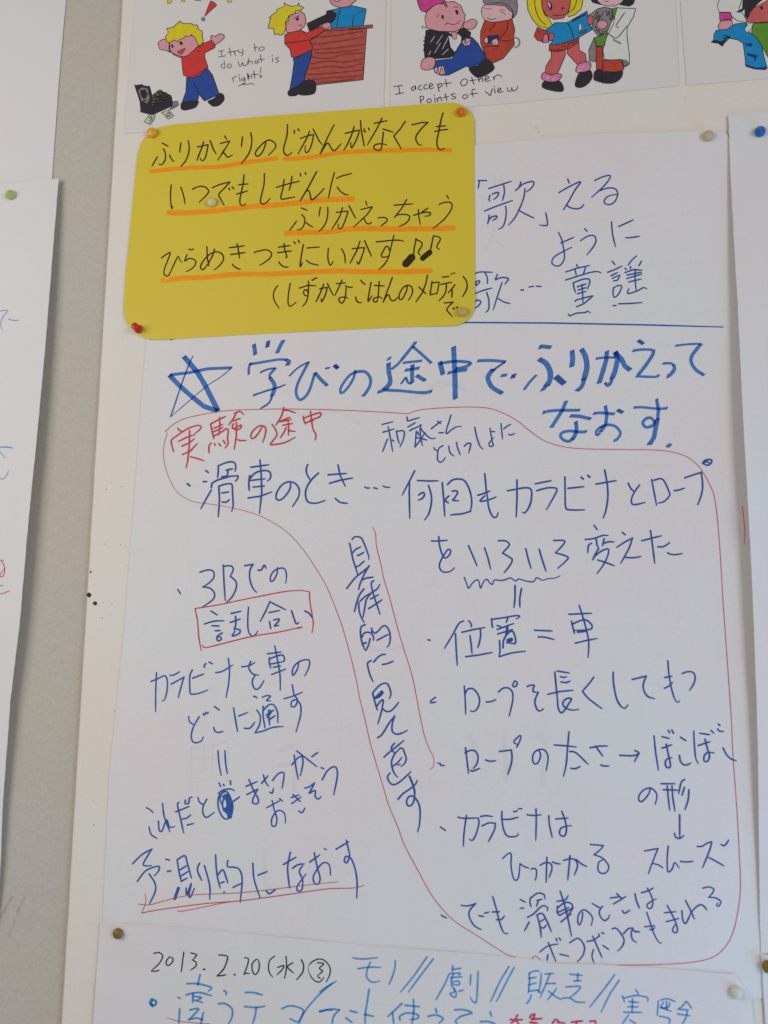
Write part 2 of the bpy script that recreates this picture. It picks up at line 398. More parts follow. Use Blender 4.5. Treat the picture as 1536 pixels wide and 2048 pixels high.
S('lefttop', 'poster_sheet', 'blank white sheet in the upper left corner of the picture', 'poster', 40, 180,
  [(-300, -120), (140, -120), (132, 0), (120, 130), (112, 240), (103, 372), (-300, 420)], M['left'], h_ltop, group=G_SH, step=30)
S('leftlow', 'poster_sheet', 'white sheet at the left edge of the picture held by the green pin', 'poster', 20, 900,
  [(-300, 396), (0, 370), (60, 364), (117, 357), (98, 600), (90, 700), (75, 860), (56, 1050), (40, 1240), (21, 1400), (6, 1600), (0, 1750), (-20, 2000), (-300, 2000)], M['left'], h_llow, group=G_SH, step=18)
G_CD = 'white cards with coloured drawings along the top'
S('card_left', 'drawing_card', 'leftmost white card, drawn with a yellow haired boy and a brown counter', 'drawing', 510, 100,
  [(281, -150), (775, -150), (772, 0), (767, 232), (248, 267), (270, 0)], M['cardpaper'], h_cards, group=G_CD, step=40)
S('card_middle', 'drawing_card', 'middle white card, drawn with a pink mohawk and a girl reading a blue book', 'drawing', 1070, 100,
  [(787, -150), (1345, -150), (1351, 0), (1358, 171), (1040, 205), (780, 227), (783, 0)], M['cardpaper'], h_cards, group=G_CD, step=40)
S('card_right', 'drawing_card', 'rightmost white card, drawn with a child in green holding out a blue jacket', 'drawing', 1500, 80,
  [(1354, -150), (1880, -150), (1900, 125), (1536, 157), (1373, 171), (1361, 0)], M['cardpaper'], h_cards, group=G_CD, step=40)
def rounded(): 
    return [(345, 249), (546, 231), (786, 213), (895, 205)] + [(912, 206), (928, 212), (941, 223), (948, 240)] + [(949, 370), (950, 480), (950, 605)] + [(947, 620), (940, 634), (928, 645), (912, 651)] + \
           [(786, 655), (496, 669), (330, 679)] + [(300, 679), (280, 671), (262, 658), (251, 640), (247, 622)] + [(251, 547), (265, 410), (275, 307)] + [(283, 285), (297, 267), (318, 254)]
S('yellow', 'yellow_card', 'bright yellow card with rounded corners and black writing underlined in orange', 'card', 600, 440, rounded(), M['yellow'], h_yellow, thick=0.0003, jit=0.1)
# grid phase of the ruled paper, in the sheet's own coordinates
_g = hit(1210, 500) - roots['main'].location; _g2 = hit(400, 899) - roots['main'].location
for nd in M['main'].node_tree.nodes:
    if nd.type == 'MATH' and nd.operation == 'SUBTRACT':
        ax = nd.inputs[0].links[0].from_socket.name
        nd.inputs[1].default_value = (_g.x if ax == 'X' else _g2.z) - 0.025
# ------------------------------------------------------------------ writing and drawings
INKDATA = """
# handwriting_line|yellow|black|2.3|top line of black handwriting
= 290 225 6
L208 368 278 406
220 438 238 470 247 520 240 570 215 612 185 627 168 618
L147 532 84 644
295 510 312 550 344 588
L430 364 416 478
518 340 528 390 527 460 510 530 480 590 428 650
L628 411 690 402 758 384 740 480 722 545 705 572 685 579 665 560 662 548
L703 352 690 400 622 572
780 338 795 370 815 430 852 496
955 280 978 320
L905 371 1020 340 960 440 872 572
955 440 925 490 950 488 975 520 1000 535 1048 508
L1170 292 1156 410
1268 244 1282 320 1275 400 1262 450 1235 510 1156 616
1450 356 1440 400 1415 460 1380 510 1345 525 1325 500 1335 460 1380 405 1440 350 1490 330 1530 345 1560 370 1568 405 1550 440 1482 514
= 530 205 6
270 266 265 380 250 450 225 540 225 590 245 625 275 633 305 615 320 598
350 334 352 370
395 316 408 336
L424 432 500 402 584 382 568 470 545 545 520 590 492 604 480 580 483 520
534 344 500 430 396 616
576 318 610 380 650 460 684 504
L828 270 760 400 660 618
660 618 735 500 760 492 790 540 815 575 845 570 880 535 914 494
L964 370 1055 346 1134 330 1112 410 1080 480 1040 550 1028 520 1030 480
L1070 290 1035 400 990 500 945 572
1146 218 1155 330 1175 440 1190 524
1192 315 1190 350 1210 348
1243 308 1250 330
L1312 250 1466 218
L1404 188 1350 300 1230 506
1414 318 1470 335 1540 356
1420 356 1408 470 1395 550 1370 574 1330 568 1305 545 1310 520 1340 500 1400 495 1460 508
= 700 205 6
L666 224 600 320 526 402 570 480 616 558
L742 268 860 240 936 236
936 236 860 310 800 390 790 440 805 480 830 508 856 510
1116 124 1085 240 1065 350 1045 440 1045 510 1060 550 1095 568 1136 550
L1036 288 1150 280
L1018 348 1100 330 1174 322
# underline|yellow|orange|7|
= 290 225 6
76 706 300 680 600 660 900 650 1200 600 1536 555
1530 556 1560 552 1574 549
= 530 205 6
240 676 400 670 600 650 850 608 1200 582 1536 574
= 700 205 6
510 576 900 566 1208 572
# handwriting_line|yellow|black|2.3|second line of black handwriting
= 320 330 6
134 240 126 360 130 450 142 526 152 498
250 268 272 330 290 400 300 466
390 290 440 266 500 255 550 270 584 310 570 345 530 390 470 446
L628 272 720 232 838 202
838 202 780 270 706 350 730 410 768 482
L828 276 834 298
L866 264 884 284
1008 118 1000 200 980 310 960 400 960 460 980 484 1005 484 1026 462
L946 236 1056 226
L920 348 990 330 1052 310
1252 104 1248 230 1225 330 1206 420 1212 456 1240 468 1280 445 1322 400
= 520 330 6
L196 268 330 228 474 194
L290 174 275 280 248 382 250 400 262 412 320 402 416 384
L384 136 370 230 350 304
484 102 488 132
544 90 548 112
L680 78 600 230 484 428
484 428 550 320 582 306 600 350 610 400 625 418 670 385 720 335 768 282
L892 90 850 250 822 396
L920 160 970 135 1102 100
926 264 960 310 1010 348 1060 360
# underline|yellow|orange|8.5|
= 320 330 6
106 572 300 574 600 555 900 520 1200 488 1300 478
= 520 330 6
40 497 200 480 560 440 800 415 1112 408
# handwriting_line|yellow|black|2.2|third line of black handwriting
= 560 380 6
L256 214 326 244
260 296 285 320 298 360 290 410 270 450 235 478 205 475
L198 374 114 486
312 388 350 420 396 446
L484 208 466 316
572 208 574 280 560 360 535 420 505 460 468 500
L676 268 818 252 800 310 780 370 750 440 735 460 710 466 695 450 700 408
L750 212 720 310 680 380 624 466
828 188 870 270 908 342
L1028 134 1046 188
L972 234 1112 200 1040 300 886 442
985 350 1010 345 1025 380 1045 402 1075 405 1100 388
1180 336 1230 328 1270 335 1285 355 1270 385 1210 432
= 720 370 6
L410 242 520 234 634 226
L560 174 500 280 414 386
414 386 440 362 500 352 560 356 595 375 585 420 540 465 472 494
646 364 720 340 800 325 845 335 840 355 820 370 780 372
L814 278 740 326
700 294 708 390 724 474
L1042 124 1062 162
950 234 1000 212 1070 205 1100 225 1104 260 1080 320 1020 400 960 455 876 524
# underline|yellow|orange|8.7|
= 560 380 6
78 518 300 508 600 500 800 470 1000 460 1200 465 1536 468
= 720 370 6
570 522 800 526 1120 514
# handwriting_line|yellow|black|2.3|fourth line of black handwriting ending in two music notes
= 310 460 6
78 336 130 296 182 274 150 370 115 460 108 520 130 550 165 540 220 430 275 318 295 355 318 386
406 228 430 238 466 230
384 296 356 372 400 345 450 345 490 375 480 420 440 465 376 498
L622 200 628 340 648 432
L714 230 690 310 640 400 600 455
600 455 570 475 548 455 555 410 600 345 660 290 720 264 780 270 820 315 815 370 770 430 708 478
L894 212 1072 190
L908 294 1082 270
984 168 1000 240 1014 338
928 410 960 445 1024 474
1190 268 1280 244 1350 240 1398 280 1380 335 1320 385 1256 422
= 540 455 6
L102 236 242 216
L92 302 262 280
168 194 180 280 204 350 186 362
104 412 140 455 180 474 218 472
L286 172 302 192
L338 152 352 180
400 206 380 310 360 466 388 424
L444 246 594 234
436 394 490 430 580 452
700 248 694 350 705 420 728 452 756 410
858 256 888 310 900 370 902 426
L988 254 1130 240
1134 240 1115 310 1085 390 1060 440 1042 404
L1080 166 1040 280 960 430
L1134 158 1170 240 1218 344
= 700 455 6
316 172 420 162 520 152 600 154 642 164
L526 94 500 200 470 330
470 330 445 395 400 455 346 506
470 270 460 235 430 230 395 290 376 330 390 355 440 352 475 330
793 130 790 145
L793 140 770 250 762 345
793 145 840 165 866 195 850 240 820 290 830 320 846 328
W12 670 435 700 405 740 358
W7 755 350 670 440
1000 100 980 200 962 285
1000 104 1035 105 1082 125 1075 165 1045 215 1045 245 1074 260
W9 872 370 910 335 955 300
W6 965 292 870 378
# underline|yellow|orange|8.3|
= 310 460 6
96 606 200 594 330 576 600 568 800 546 1000 528 1200 530 1400 528 1536 522
= 540 455 6
150 552 400 540 750 522 1100 528 1400 530 1536 532
= 700 455 6
560 534 760 526 962 522
# handwriting_line|yellow|black|2.3|bottom line of black handwriting in brackets
= 530 535 6
152 218 115 270 100 330 110 390 135 440 170 490
302 192 284 300 276 400 282 445 300 466 330 450 372 418
L410 248 520 212 612 220
520 164 522 240 515 340 490 420 450 466
515 300 500 270 475 270 462 300 480 335 512 338
562 150 580 148 600 128 626 128
L658 256 746 236
746 236 735 290 710 360 680 412 674 372
L704 200 670 290 612 414
748 190 780 260 820 334
L858 194 968 184
L924 150 890 230 838 336
966 220 1000 234 1052 238
L974 244 966 340 955 385
955 385 930 425 900 415 884 380 905 360 950 355 994 368
1148 152 1170 178 1204 204
1088 354 1095 390 1120 418 1156 420
1272 180 1250 300 1236 408 1282 340
L1312 214 1434 222
L1370 168 1364 280 1350 400
1350 400 1325 416 1300 400 1305 375 1340 358 1380 355 1404 372
= 720 535 6
L388 118 340 250 276 416
276 416 320 340 346 328 360 370 385 398 420 390 464 348
564 222 560 270 530 340 500 382 475 380 468 340 490 280 530 230 580 214 620 235 630 290 610 350 580 392
L708 236 792 316
L810 94 790 190 750 300 670 414
L864 166 840 330 914 308
L864 184 950 176 938 250 922 322
988 116 1070 106
L1092 78 1106 76
L1126 62 1136 70
L968 202 1100 176
1034 190 1035 260 1010 330 950 398
L1138 206 1100 260 1060 304
L1104 256 1106 300 1100 358
1238 110 1270 150 1286 210 1275 270 1230 350
L1012 426 1118 414
1118 414 1080 450 1042 500 1060 535 1108 588
W3.5 1120 492 1128 492
W3 1160 478 1168 478
# handwriting_line|main|navy|2.5|blue handwriting beside the yellow card, upper line
= 940 330 4
L66 184 76 122
L66 124 134 124
150 188 250 156 330 130
270 162 275 220 260 284
160 242 152 270 158 290
180 232 215 220 230 225 215 255 190 276
116 368 220 326 340 284
152 402 150 430 142 470
150 440 175 415 215 408 205 430 178 444
284 330 290 380 280 450 260 495 226 514
408 136 390 180 362 206
380 190 430 150 500 132 510 155 485 190 452 214
440 190 430 260 400 340 360 420 310 478
388 360 440 390 510 424
606 384 616 430 618 480 590 484 558 480
782 112 794 146
712 220 790 175 884 134 840 200 790 290 748 358
770 318 800 340 850 350 890 340 910 314
998 124 1060 95 1120 84 1110 120 1060 180 974 258
1040 205 1100 185 1160 190 1182 230 1160 290 1120 316 1080 308 1076 280 1110 248 1176 234
# handwriting_line|main|navy|2.5|blue handwriting beside the yellow card, second line
= 940 330 4
708 540 735 600 750 680 756 740 730 795 690 808 656 785 670 740 730 700 814 658
L726 624 832 578
916 508 936 530
886 604 940 570 990 565 1008 600 990 650 936 718
1132 454 1140 550 1164 652
L1190 492 1308 438
1246 582 1290 580 1356 570
# handwriting_line|main|navy|2.5|blue handwriting beside the yellow card, third line
= 940 330 4
36 872 80 856 178 858
120 864 138 900 140 950
48 930 45 960
48 935 75 925 75 940 50 966
30 1032 100 1005 176 984
46 1090 60 1080 84 1090 78 1115 44 1144
134 1020 150 1080 150 1150 128 1178
220 876 200 916
206 918 250 900 300 905 304 920 280 952
256 940 230 1020 210 1080 186 1158
228 1070 270 1095 320 1108
W3 410 1000 426 1000
472 976 510 970
532 970 570 972
# handwriting_line|main|navy|2.5|two dense blue characters above short underlines
= 940 330 4
852 796 866 820
L766 856 860 824 958 804
838 830 850 880
924 822 905 880
766 920 860 890 960 860 1020 852 1048 864
826 942 832 980 844 1020
826 942 900 915 950 912 958 940 940 990
L860 974 930 950
L866 1000 930 980
L860 1030 930 1010
896 956 900 1020 904 1100
L850 1080 978 1046
L852 1134 910 1110 986 1046
L840 1090 852 1078
788 1194 802 1206 850 1186 920 1180 940 1170 964 1182
1138 770 1160 798
1102 858 1160 835 1216 808
L1128 886 1180 860
L1138 908 1186 884
1150 926 1180 920 1200 878
1148 980 1144 1030 1156 1058 1190 1030 1214 970 1180 965 1150 985
1266 798 1300 756 1334 726
1240 826 1250 836
1284 810 1284 830
1372 770 1350 808
L1240 860 1310 836 1376 842
L1256 880 1370 858
L1256 908 1376 872
L1270 936 1370 912
1320 844 1322 930 1330 1010
1270 990 1262 1028 1330 1010 1370 990 1390 980 1414 990
1146 1124 1168 1124
L1190 1110 1280 1108 1374 1100
# ruled_stroke|main|blue|2.6|
= 0 0 1
L341 679 354 676
# ruled_stroke|main|blue|2.6|long blue ruled line right of the yellow card
= 0 0 1
L905 646 936 645 1100 646 1300 650 1446 654
# bleed_through_mark|main|ghost|3|faint marks showing through the paper
= 0 0 1
L425 1491 457 1482
L457 1482 455 1562
L425 1491 424 1545
L425 1518 456 1512
W4 383 1495 383 1600
W4 L383 1496 409 1493
W4 409 1493 408 1542
W3 L384 1517 408 1515
W3 L384 1543 408 1541
# bleed_through_mark|main|ghost|3|faint marks beside the yellow card
= 0 0 1
W4 L988 348 990 372
W4 L1002 346 1003 370
W3 L985 384 1015 376
W4 L996 440 972 504
W4 986 470 996 484 1004 492
W3 960 390 967 402 962 420
# bleed_through_mark|main|ghost|9|faint broad marks showing through the paper
= 0 0 1
940 1475 950 1500 945 1540
1008 1478 1012 1520 1010 1560
1075 1465 1090 1490 1085 1570
W7 560 1500 590 1498 588 1580
W7 560 1530 588 1528
W7 530 1700 530 1760 540 1780
# bleed_through_mark|main|ghost|6|faint slanted marks above the thin red loop
= 0 0 1
820 800 850 785 880 765 930 780
720 1285 760 1300 800 1295
W5 600 830 680 826 720 850
# drawn_star|main|marker|N10|five pointed star drawn in one line with a broad blue marker
= 320 670 4
W10.5 L190 170 300 300 360 400 465 610
W9.5 L465 610 350 570 240 480 150 400 75 320
W6 L75 320 240 300 380 270 575 262
W2 575 262 480 340 360 420 85 655
W3 85 655 130 520 180 370 230 240 265 165
# heading_line|main|marker|N10|large heading in broad blue marker strokes
= 320 670 4
W8 L750 72 756 100 762 160
W8 L866 46 858 100
W7 L990 40 968 75 936 145
W5 728 220 712 260 710 318
W5 712 235 850 212 950 196 1010 198
W8 1005 198 1032 208 1018 245
W4 800 300 860 275 925 264
W5 925 264 880 315 878 345
W8 878 340 915 395 912 440 895 490
W4 900 480 870 545 800 590
W4 742 484 860 444 940 422 1004 396
W3.5 1034 330 1100 265 1190 214
W5.5 1190 214 1150 290 1105 380 1088 450 1100 500 1125 518 1165 490 1200 430 1240 300
W7 L1240 300 1290 360 1340 406
W4 1320 268 1360 262
W6 1394 240 1424 268
= 660 670 4
W5 200 280 190 340 150 410 110 455 85 462 84 430 110 380 160 320 215 294
W6 215 294 280 294 320 340 322 395 295 450 262 492
W9 L34 240 64 268
W5 L456 198 490 180
W9 468 222 470 290 482 360 470 400 430 440
W6 L380 458 440 440 560 446 700 460 770 462 818 448
W6 L688 52 660 90 580 190
W5 580 190 540 235 492 274
W6 L660 90 730 150 812 226
W5 L582 222 736 206
W6 L598 282 716 264
W8 L660 236 656 300 658 385
W5 655 390 625 380 610 345
W4 610 335 590 360 566 394
W8 L690 322 720 340 764 366
W10 L878 212 890 260 904 318
W6 880 228 980 212 1060 212 1126 224 1080 255 1000 270
W6 L940 304 1000 292 1098 278
W10 L988 92 996 250 1000 350 1002 514
W6 1180 206 1300 204 1404 214
W4 1404 214 1350 250 1290 290
W9.5 1310 270 1270 320 1266 360 1300 420 1380 468
W6 L1366 326 1416 320
W8 L1446 334 1488 324
= 1030 670 4
W8 L190 98 220 90 290 100
W11 190 190 250 230 282 300 276 370 250 410
W7 250 405 225 435 206 440
W5 L72 440 110 385 172 318
W13 L324 330 350 350 396 392
W10 L456 122 462 190 454 256
W11 530 110 562 170 575 260 550 360
W8 555 350 535 410 492 450
W5 646 190 680 184 740 180 800 180
W9 L736 126 730 200 700 300 672 388
W10 L806 132 820 200 800 290 775 350
W7 778 345 760 390 735 402 720 380
W10 L796 136 850 190 880 250 924 282
W8 L984 42 1030 72
W5.5 940 126 1020 116 1100 118
W7 1110 118 1100 160 1040 250 985 320
W5 L966 330 1060 334 1120 336 1158 322
W5 1180 228 1240 226 1270 240
W7 1268 238 1278 265 1250 310 1214 334
W4 1280 86 1380 74 1490 70
W7 1490 70 1440 130 1410 180 1415 230 1450 280 1514 322
W6 L220 622 260 610 340 602 520 602
W7 L410 526 380 600 290 742
W7 L440 646 520 650 608 672
W8 486 690 492 750 480 800 460 835
W6 465 830 430 850 390 840 364 810 380 780 440 768 520 776 576 772
W6 L626 628 680 622 798 632
W7 L722 564 735 640 725 720 680 780
W5 680 785 655 800 650 770 690 730
W5.5 685 735 740 718 800 730 840 770 840 800 815 835 788 846
W8 L818 598 864 622
W5 948 580 1020 578 1120 588 1200 588 1222 582
W7 L1132 510 1148 600 1140 680
W9 1140 670 1122 760 1110 820 1072 880
W6 1120 700 1090 665 1050 668 1022 705 1050 738 1100 725 1120 700
W9 L1216 880 1246 888
# handwriting_line|main|red|2.6|red handwriting under the drawn star
= 320 810 4
142 186 160 205 190 214
108 370 94 320 92 280 150 235 220 190 290 165 326 170 320 195 280 226
L150 290 210 260 278 236
L176 328 230 305 274 270
L180 396 240 370 298 308
L236 204 234 320 222 440 208 502
244 414 290 425 352 446
404 152 415 200 430 270
L404 152 470 115 524 92
476 100 478 180 470 240
L430 186 500 156
L430 214 502 180
430 250 500 210 530 190 545 205 540 270 545 310 520 344
408 304 392 330 392 384
L436 308 440 322
L470 308 484 328
L506 284 524 312
L608 62 590 105 550 158
596 66 640 52 668 76
L588 128 642 106
588 150 578 175 590 188 620 175 650 160 640 190 600 196 576 184
L612 140 610 250 594 354
622 278 650 285 690 282
820 170 790 220 755 262 730 265 730 230 760 190 800 166 840 175 846 210 835 260 820 298
990 20 970 90 926 162
985 40 1030 45 1082 64
L960 130 1040 98
L958 134 1050 116
L1024 130 1030 180 1026 240
L984 162 1060 148
1010 180 990 220 962 262
1026 200 1050 208 1080 210
898 156 925 200 935 240 900 290 884 312 900 318 1000 300 1080 258
1146 92 1150 120 1164 152
1146 108 1220 78 1284 62 1275 95 1200 120
L1170 140 1230 120
L1204 50 1216 150 1226 200
1226 200 1248 240 1240 280
# enclosing_loop|main|red|1.5|long thin red line looping round the writing
= 0 0 1
330 864 345 850 370 837 420 826 457 821 502 819 570 818 640 819 700 821 780 825 815 827 830 822 855 818 900 815 940 814 980 817 1010 828 1035 842 1060 862 1090 882 1130 894 1180 898 1250 899 1325 901 1368 911 1391 926 1405 943 1422 974 1430 1000 1436 1050 1441 1115 1446 1200 1453 1300 1462 1425 1466 1510 1474 1620 1478 1695 1481 1770 1477 1815 1467 1862 1452 1892 1427 1914 1389 1924 1340 1928 1280 1930 1227 1931 1205 1938 1170 1945 1120 1946 1096 1936 1083 1922 1070 1912 1061 1922 1048 1934 1040 1924 1032 1915 1010 1907 960 1875 910 1843 882 1815 860 1785 838 1745 809 1690 796 1655 777 1609 763 1562 747 1509 739 1480 729 1435 720 1399 712 1357 702 1316 690 1272 680 1240 655 1177 630 1134 607 1100 575 1065 537 1040 507 1027 465 1016 427 1009 402 1006 380 1001 357 987 345 970 332 940 327 910 329 885 335 866
# handwriting_line|main|navy|2.5|small blue note written under the heading
= 690 810 4
L296 156 384 134
L302 218 392 192
L346 174 362 260 382 374
L340 272 300 374
L378 280 392 290
412 206 420 260 434 308
412 214 450 205 474 215 468 270 440 334
L496 98 500 130 594 100
L502 176 564 140
516 206 570 180 612 160
L524 204 540 190
604 158 608 190 650 240 690 268 724 264
L570 210 560 336
L600 190 606 270 620 326
L570 260 654 280
L560 336 610 270 640 220
580 216 590 240
L690 190 740 150 770 130
L740 130 766 150
L752 222 780 222 790 218
848 80 830 140 812 196 812 230 850 200 890 176 928 172
784 324 750 350 740 400 742 440 764 458 790 440 802 418
710 342 725 360 742 366
830 330 840 380 870 408
892 298 900 340 922 398
954 330 980 308 1006 310 1000 345 990 382
1038 180 1055 260 1080 330 1104 352
L1160 186 1170 250 1180 300
1180 300 1185 325 1160 332 1152 310 1165 290 1188 262
L1166 212 1198 214
1248 150 1254 210 1260 272
L1270 190 1300 168 1326 154
1310 236 1330 240 1356 228
# handwriting_line|main|navy|3|blue handwriting crossed by the thin red loop
= 320 810 4
W3.5 220 630 238 646
L366 524 386 540
L346 614 372 612
466 484 466 530 460 580
480 480 540 458 590 458 606 490 600 530
L530 522 580 510
L544 520 540 566
L494 576 540 566
L410 660 416 625 460 600 560 570 624 566
624 566 620 590 602 610
L410 680 370 750 326 830
470 650 475 760 466 896
480 646 530 632 574 635 580 700 585 800 574 850
L494 704 550 696
L498 776 530 778 556 758
L726 498 870 478
718 564 710 620 714 684
718 590 760 545 820 525 870 530 886 560 880 590 860 606
L720 604 840 590
L746 656 836 648
L704 744 800 730 894 696
L800 440 810 560 814 700 796 866
1044 620 1040 670 1000 730 960 760 930 750 935 700 975 640 1030 614 1085 630 1114 680 1105 740 1060 812
1182 476 1170 510 1175 550 1200 598
1268 544 1210 600 1170 670 1165 730 1185 775 1240 786 1290 775 1320 762
L1346 558 1490 548
L1356 626 1440 602 1540 584
L1424 480 1440 560 1482 650
1402 746 1440 778 1500 786
= 690 810 4
W2.6 158 656 175 664 198 664
W2.6 230 662 258 668
W2.6 304 648 330 658 358 658
# handwriting_line|main|navy|3|long line of large blue handwriting across the middle right
= 690 810 4
558 526 510 620 458 720
L516 620 514 700 518 906
L580 604 670 608 744 606
668 644 690 720 690 790 670 870 638 918
590 720 620 700 636 715 620 745 586 762
L778 622 790 760 798 888
820 636 860 600 910 592 960 610 1000 690 1014 780 1004 850
L1004 850 940 870 844 880
830 728 808 750 808 770 828 784
858 690 890 686 900 700 880 740 862 762 910 766
L1118 550 1130 680 1140 740
1140 740 1150 820 1180 890 1210 896 1226 860
L1062 722 1110 708 1158 688
1120 726 1080 768 1140 762 1208 736
L1376 600 1376 740 1370 894
L1300 686 1376 672
1376 672 1450 662 1490 680 1490 760 1470 820 1440 862 1422 858
= 1010 900 3.491
L212 236 322 214
222 284 300 264 360 270 350 310 290 416
L418 188 420 330
420 330 424 400 450 418 556 418
L440 268 550 256
W3.4 532 190 546 202
W3.4 578 178 592 190
L636 238 710 225 776 214
696 140 714 240 718 330 705 420 686 474
860 232 880 270 900 290
940 244 900 300 882 350 890 378 920 380 978 366
L1024 206 1040 290 1058 384
1040 212 1080 200 1110 215 1145 290 1148 320 1110 360 1070 370
L1182 284 1220 278 1252 266
1256 194 1320 172 1376 155
1370 155 1380 240 1372 310 1346 382
1380 92 1400 70 1440 68 1440 90 1415 106 1384 96
1390 90 1410 80 1425 90
# brush_stroke|main|red|1.5|thin red line beside the column of vertical writing
= 0 0 1
745 1054 751 1067 753 1093 761 1125 768 1159 778 1191 789 1233 798 1266 808 1299 824 1351 834 1399 841 1436 849 1472 859 1498 867 1515 868 1526 866 1534 860 1539
# handwriting_line|main|navy|2.9|blue handwriting above the wavy underline
= 860 1040 4
12 168 60 168 138 162
70 134 78 210 104 290 130 302 158 275 165 245 145 236 118 270 80 340 78 385 105 415 150 415 178 400 196 382
L308 206 340 280 376 366
L436 224 460 290 486 394
548 166 600 166 628 182
628 182 632 205 580 264
580 264 640 300 658 322 635 370 594 420
L766 230 785 310 808 386
L874 234 895 310 928 408
990 164 1076 166 1055 210 1004 262
1004 262 1102 296 1080 335 1022 386
L1312 42 1338 78
1242 156 1310 148 1380 124 1424 124
1292 186 1268 205 1262 262
L1330 156 1336 200 1346 220
L1394 150 1380 206
1394 186 1430 174 1472 176
1350 226 1325 270 1302 320
1310 296 1370 250 1426 232 1420 290 1380 370 1336 428
L1342 320 1400 338 1474 366
= 1130 1040 4
L458 98 484 120
416 218 480 176 540 144
540 144 510 230 446 346
488 300 540 302 580 298 606 290
L614 166 700 144 772 126
L684 84 700 200 718 346
744 214 790 212 838 182
820 262 850 275 890 276 938 268
# wavy_underline|main|navy|2.4|wavy blue line under four strokes and numerals
= 860 1040 4
274 460 290 500 308 546 335 510 370 480 390 490 405 546 425 500 455 474 475 500 500 514 515 480 560 484 600 478 645 464 685 488 710 472 760 486 825 494 855 462 900 482 940 470 1000 464 1040 446
# equals_mark|main|navy|3.2|
= 860 1040 4
680 524 680 620 672 698
732 548 718 630 720 698
# handwriting_line|main|navy|2.9|blue handwriting with an equals sign between two words
= 840 1200 4
L64 318 82 322
348 168 310 190 260 280 196 386
L284 270 290 400 298 522
390 166 408 190 412 216
L336 258 430 236 520 220
L400 286 410 360 416 428
482 232 485 280 475 340 462 380
L366 454 470 440 576 420
572 150 576 190 580 220
572 156 680 140 760 126 796 128 790 140 770 152
L704 140 690 180
618 204 650 216
L618 236 750 188
L622 272 740 236
W4 L700 210 690 270
664 382 670 320 700 270 740 250 762 300 762 346 730 346 696 340
W2.4 694 320 730 304
W2.4 694 344 740 324
W4 L700 336 736 312
L636 324 640 400 634 454
634 454 730 425 842 410
L916 242 1058 248
946 296 1000 298 1072 316
L1192 114 1372 106
1212 170 1224 220 1236 268
1214 196 1280 166 1330 160 1374 200 1370 230 1330 240 1236 244
L1260 258 1330 250
L1242 346 1330 324 1416 308
1274 44 1310 160 1345 300 1350 380 1344 460
# handwriting_line|main|navy|2.9|small blue tick like bullet
= 840 1200 4
124 778 88 806 88 822 128 816
# handwriting_line|main|navy|2.9|blue handwriting line about a long rope
= 840 1200 4
L354 688 362 800 366 912
362 750 385 712 430 714 470 770 474 830 450 880 420 892 402 884
530 816 570 812 608 796
628 736 665 706 710 706 740 740 742 800 730 860 714 928
760 646 742 676 750 694 770 686 778 660 764 648
858 692 885 682 914 682 905 710 908 734 946 738
946 738 924 790 920 830 940 880 965 886 988 870
L1078 576 1090 700 1100 800
1100 800 1105 860 1125 900 1150 890 1190 830 1212 790 1170 790 1142 826 1160 860 1210 880 1270 876
L1096 568 1194 584
1124 614 1150 620 1172 614
1128 656 1170 660 1202 648
L1024 754 1120 732 1226 722
L1390 618 1360 660 1300 730
1300 730 1350 790 1454 868
= 1080 1300 4
586 178 588 260 610 380 640 440 675 468 704 440
L738 236 850 208
850 208 828 270 830 320 860 370 916 390
1022 86 1035 220 1060 340 1085 405 1105 418 1116 406
L998 220 1056 210
L996 306 1030 290 1060 260
1138 188 1180 174 1225 180 1242 220 1230 270 1198 322
# handwriting_line|main|navy|2.9|blue handwriting line with an arrow pointing right
= 850 1440 4
W2 100 344 108 348
120 346 128 362 156 364
L324 222 336 320 348 428
320 264 360 244 400 248 424 290 415 350 386 388
364 404 386 408 438 386
486 320 520 330 564 326
L596 252 690 240
690 240 696 290 690 350 662 436
W2.5 734 218 765 150 762 124 740 140 714 168 718 186 748 196
908 238 925 280 905 340 875 350 860 310 875 260 915 236 960 244 985 300 970 404
L1034 200 1120 206 1210 216
1152 94 1140 230 1130 350 1108 450
1158 252 1200 258 1250 300 1306 356
1166 386 1200 390 1242 372
1322 222 1390 210 1460 208
1366 210 1390 245 1424 290
1406 360 1430 368 1470 368
= 1150 1430 4
356 322 430 326 480 322 510 308
480 284 512 304 495 335 476 374
L632 168 645 300 668 444
L696 174 756 188
L746 122 756 142
L774 120 788 146
844 178 888 206
L696 266 774 238
730 234 748 320 764 400 752 422 728 412 724 370 745 348 774 342
836 324 844 370 870 398 900 398 926 384
950 130 955 240 965 340 986 388
L998 146 1078 158
L1088 124 1112 146
1146 72 1160 84
1142 112 1155 128 1188 132
L986 244 1080 214
1040 194 1060 270 1076 330 1060 370 1034 368 1034 330 1060 300 1114 304
1184 264 1215 320 1250 352 1290 366
# handwriting_line|main|navy|2.9|two small words with an arrow pointing down
= 1150 1430 4
602 582 590 630 540 690 512 682 515 640 550 600 600 584 640 610 656 650 642 714
L688 550 800 550
L704 598 836 602
L738 568 746 660 758 762
L776 568 782 660 800 768
878 516 850 540 830 630
L876 578 856 644
912 598 905 680 880 758
L838 798 838 980
796 946 805 975 835 988 872 964
# handwriting_line|main|navy|2.9|vertical column of blue handwriting
= 660 1030 5.908
262 288 290 260 335 258 375 280 420 380 458 490 456 524
L232 334 270 520 330 712
262 454 300 410 362 376
324 478 350 470 400 440
308 610 340 600 404 544
196 870 300 740 400 660 462 600
462 600 410 690 360 800 338 882
386 766 430 746 510 734
400 874 350 940 320 1020 288 1144
352 1022 420 960 520 900 560 870 588 820
340 1040 345 1130 370 1210 404 1270
480 930 430 1000 410 1100 390 1210
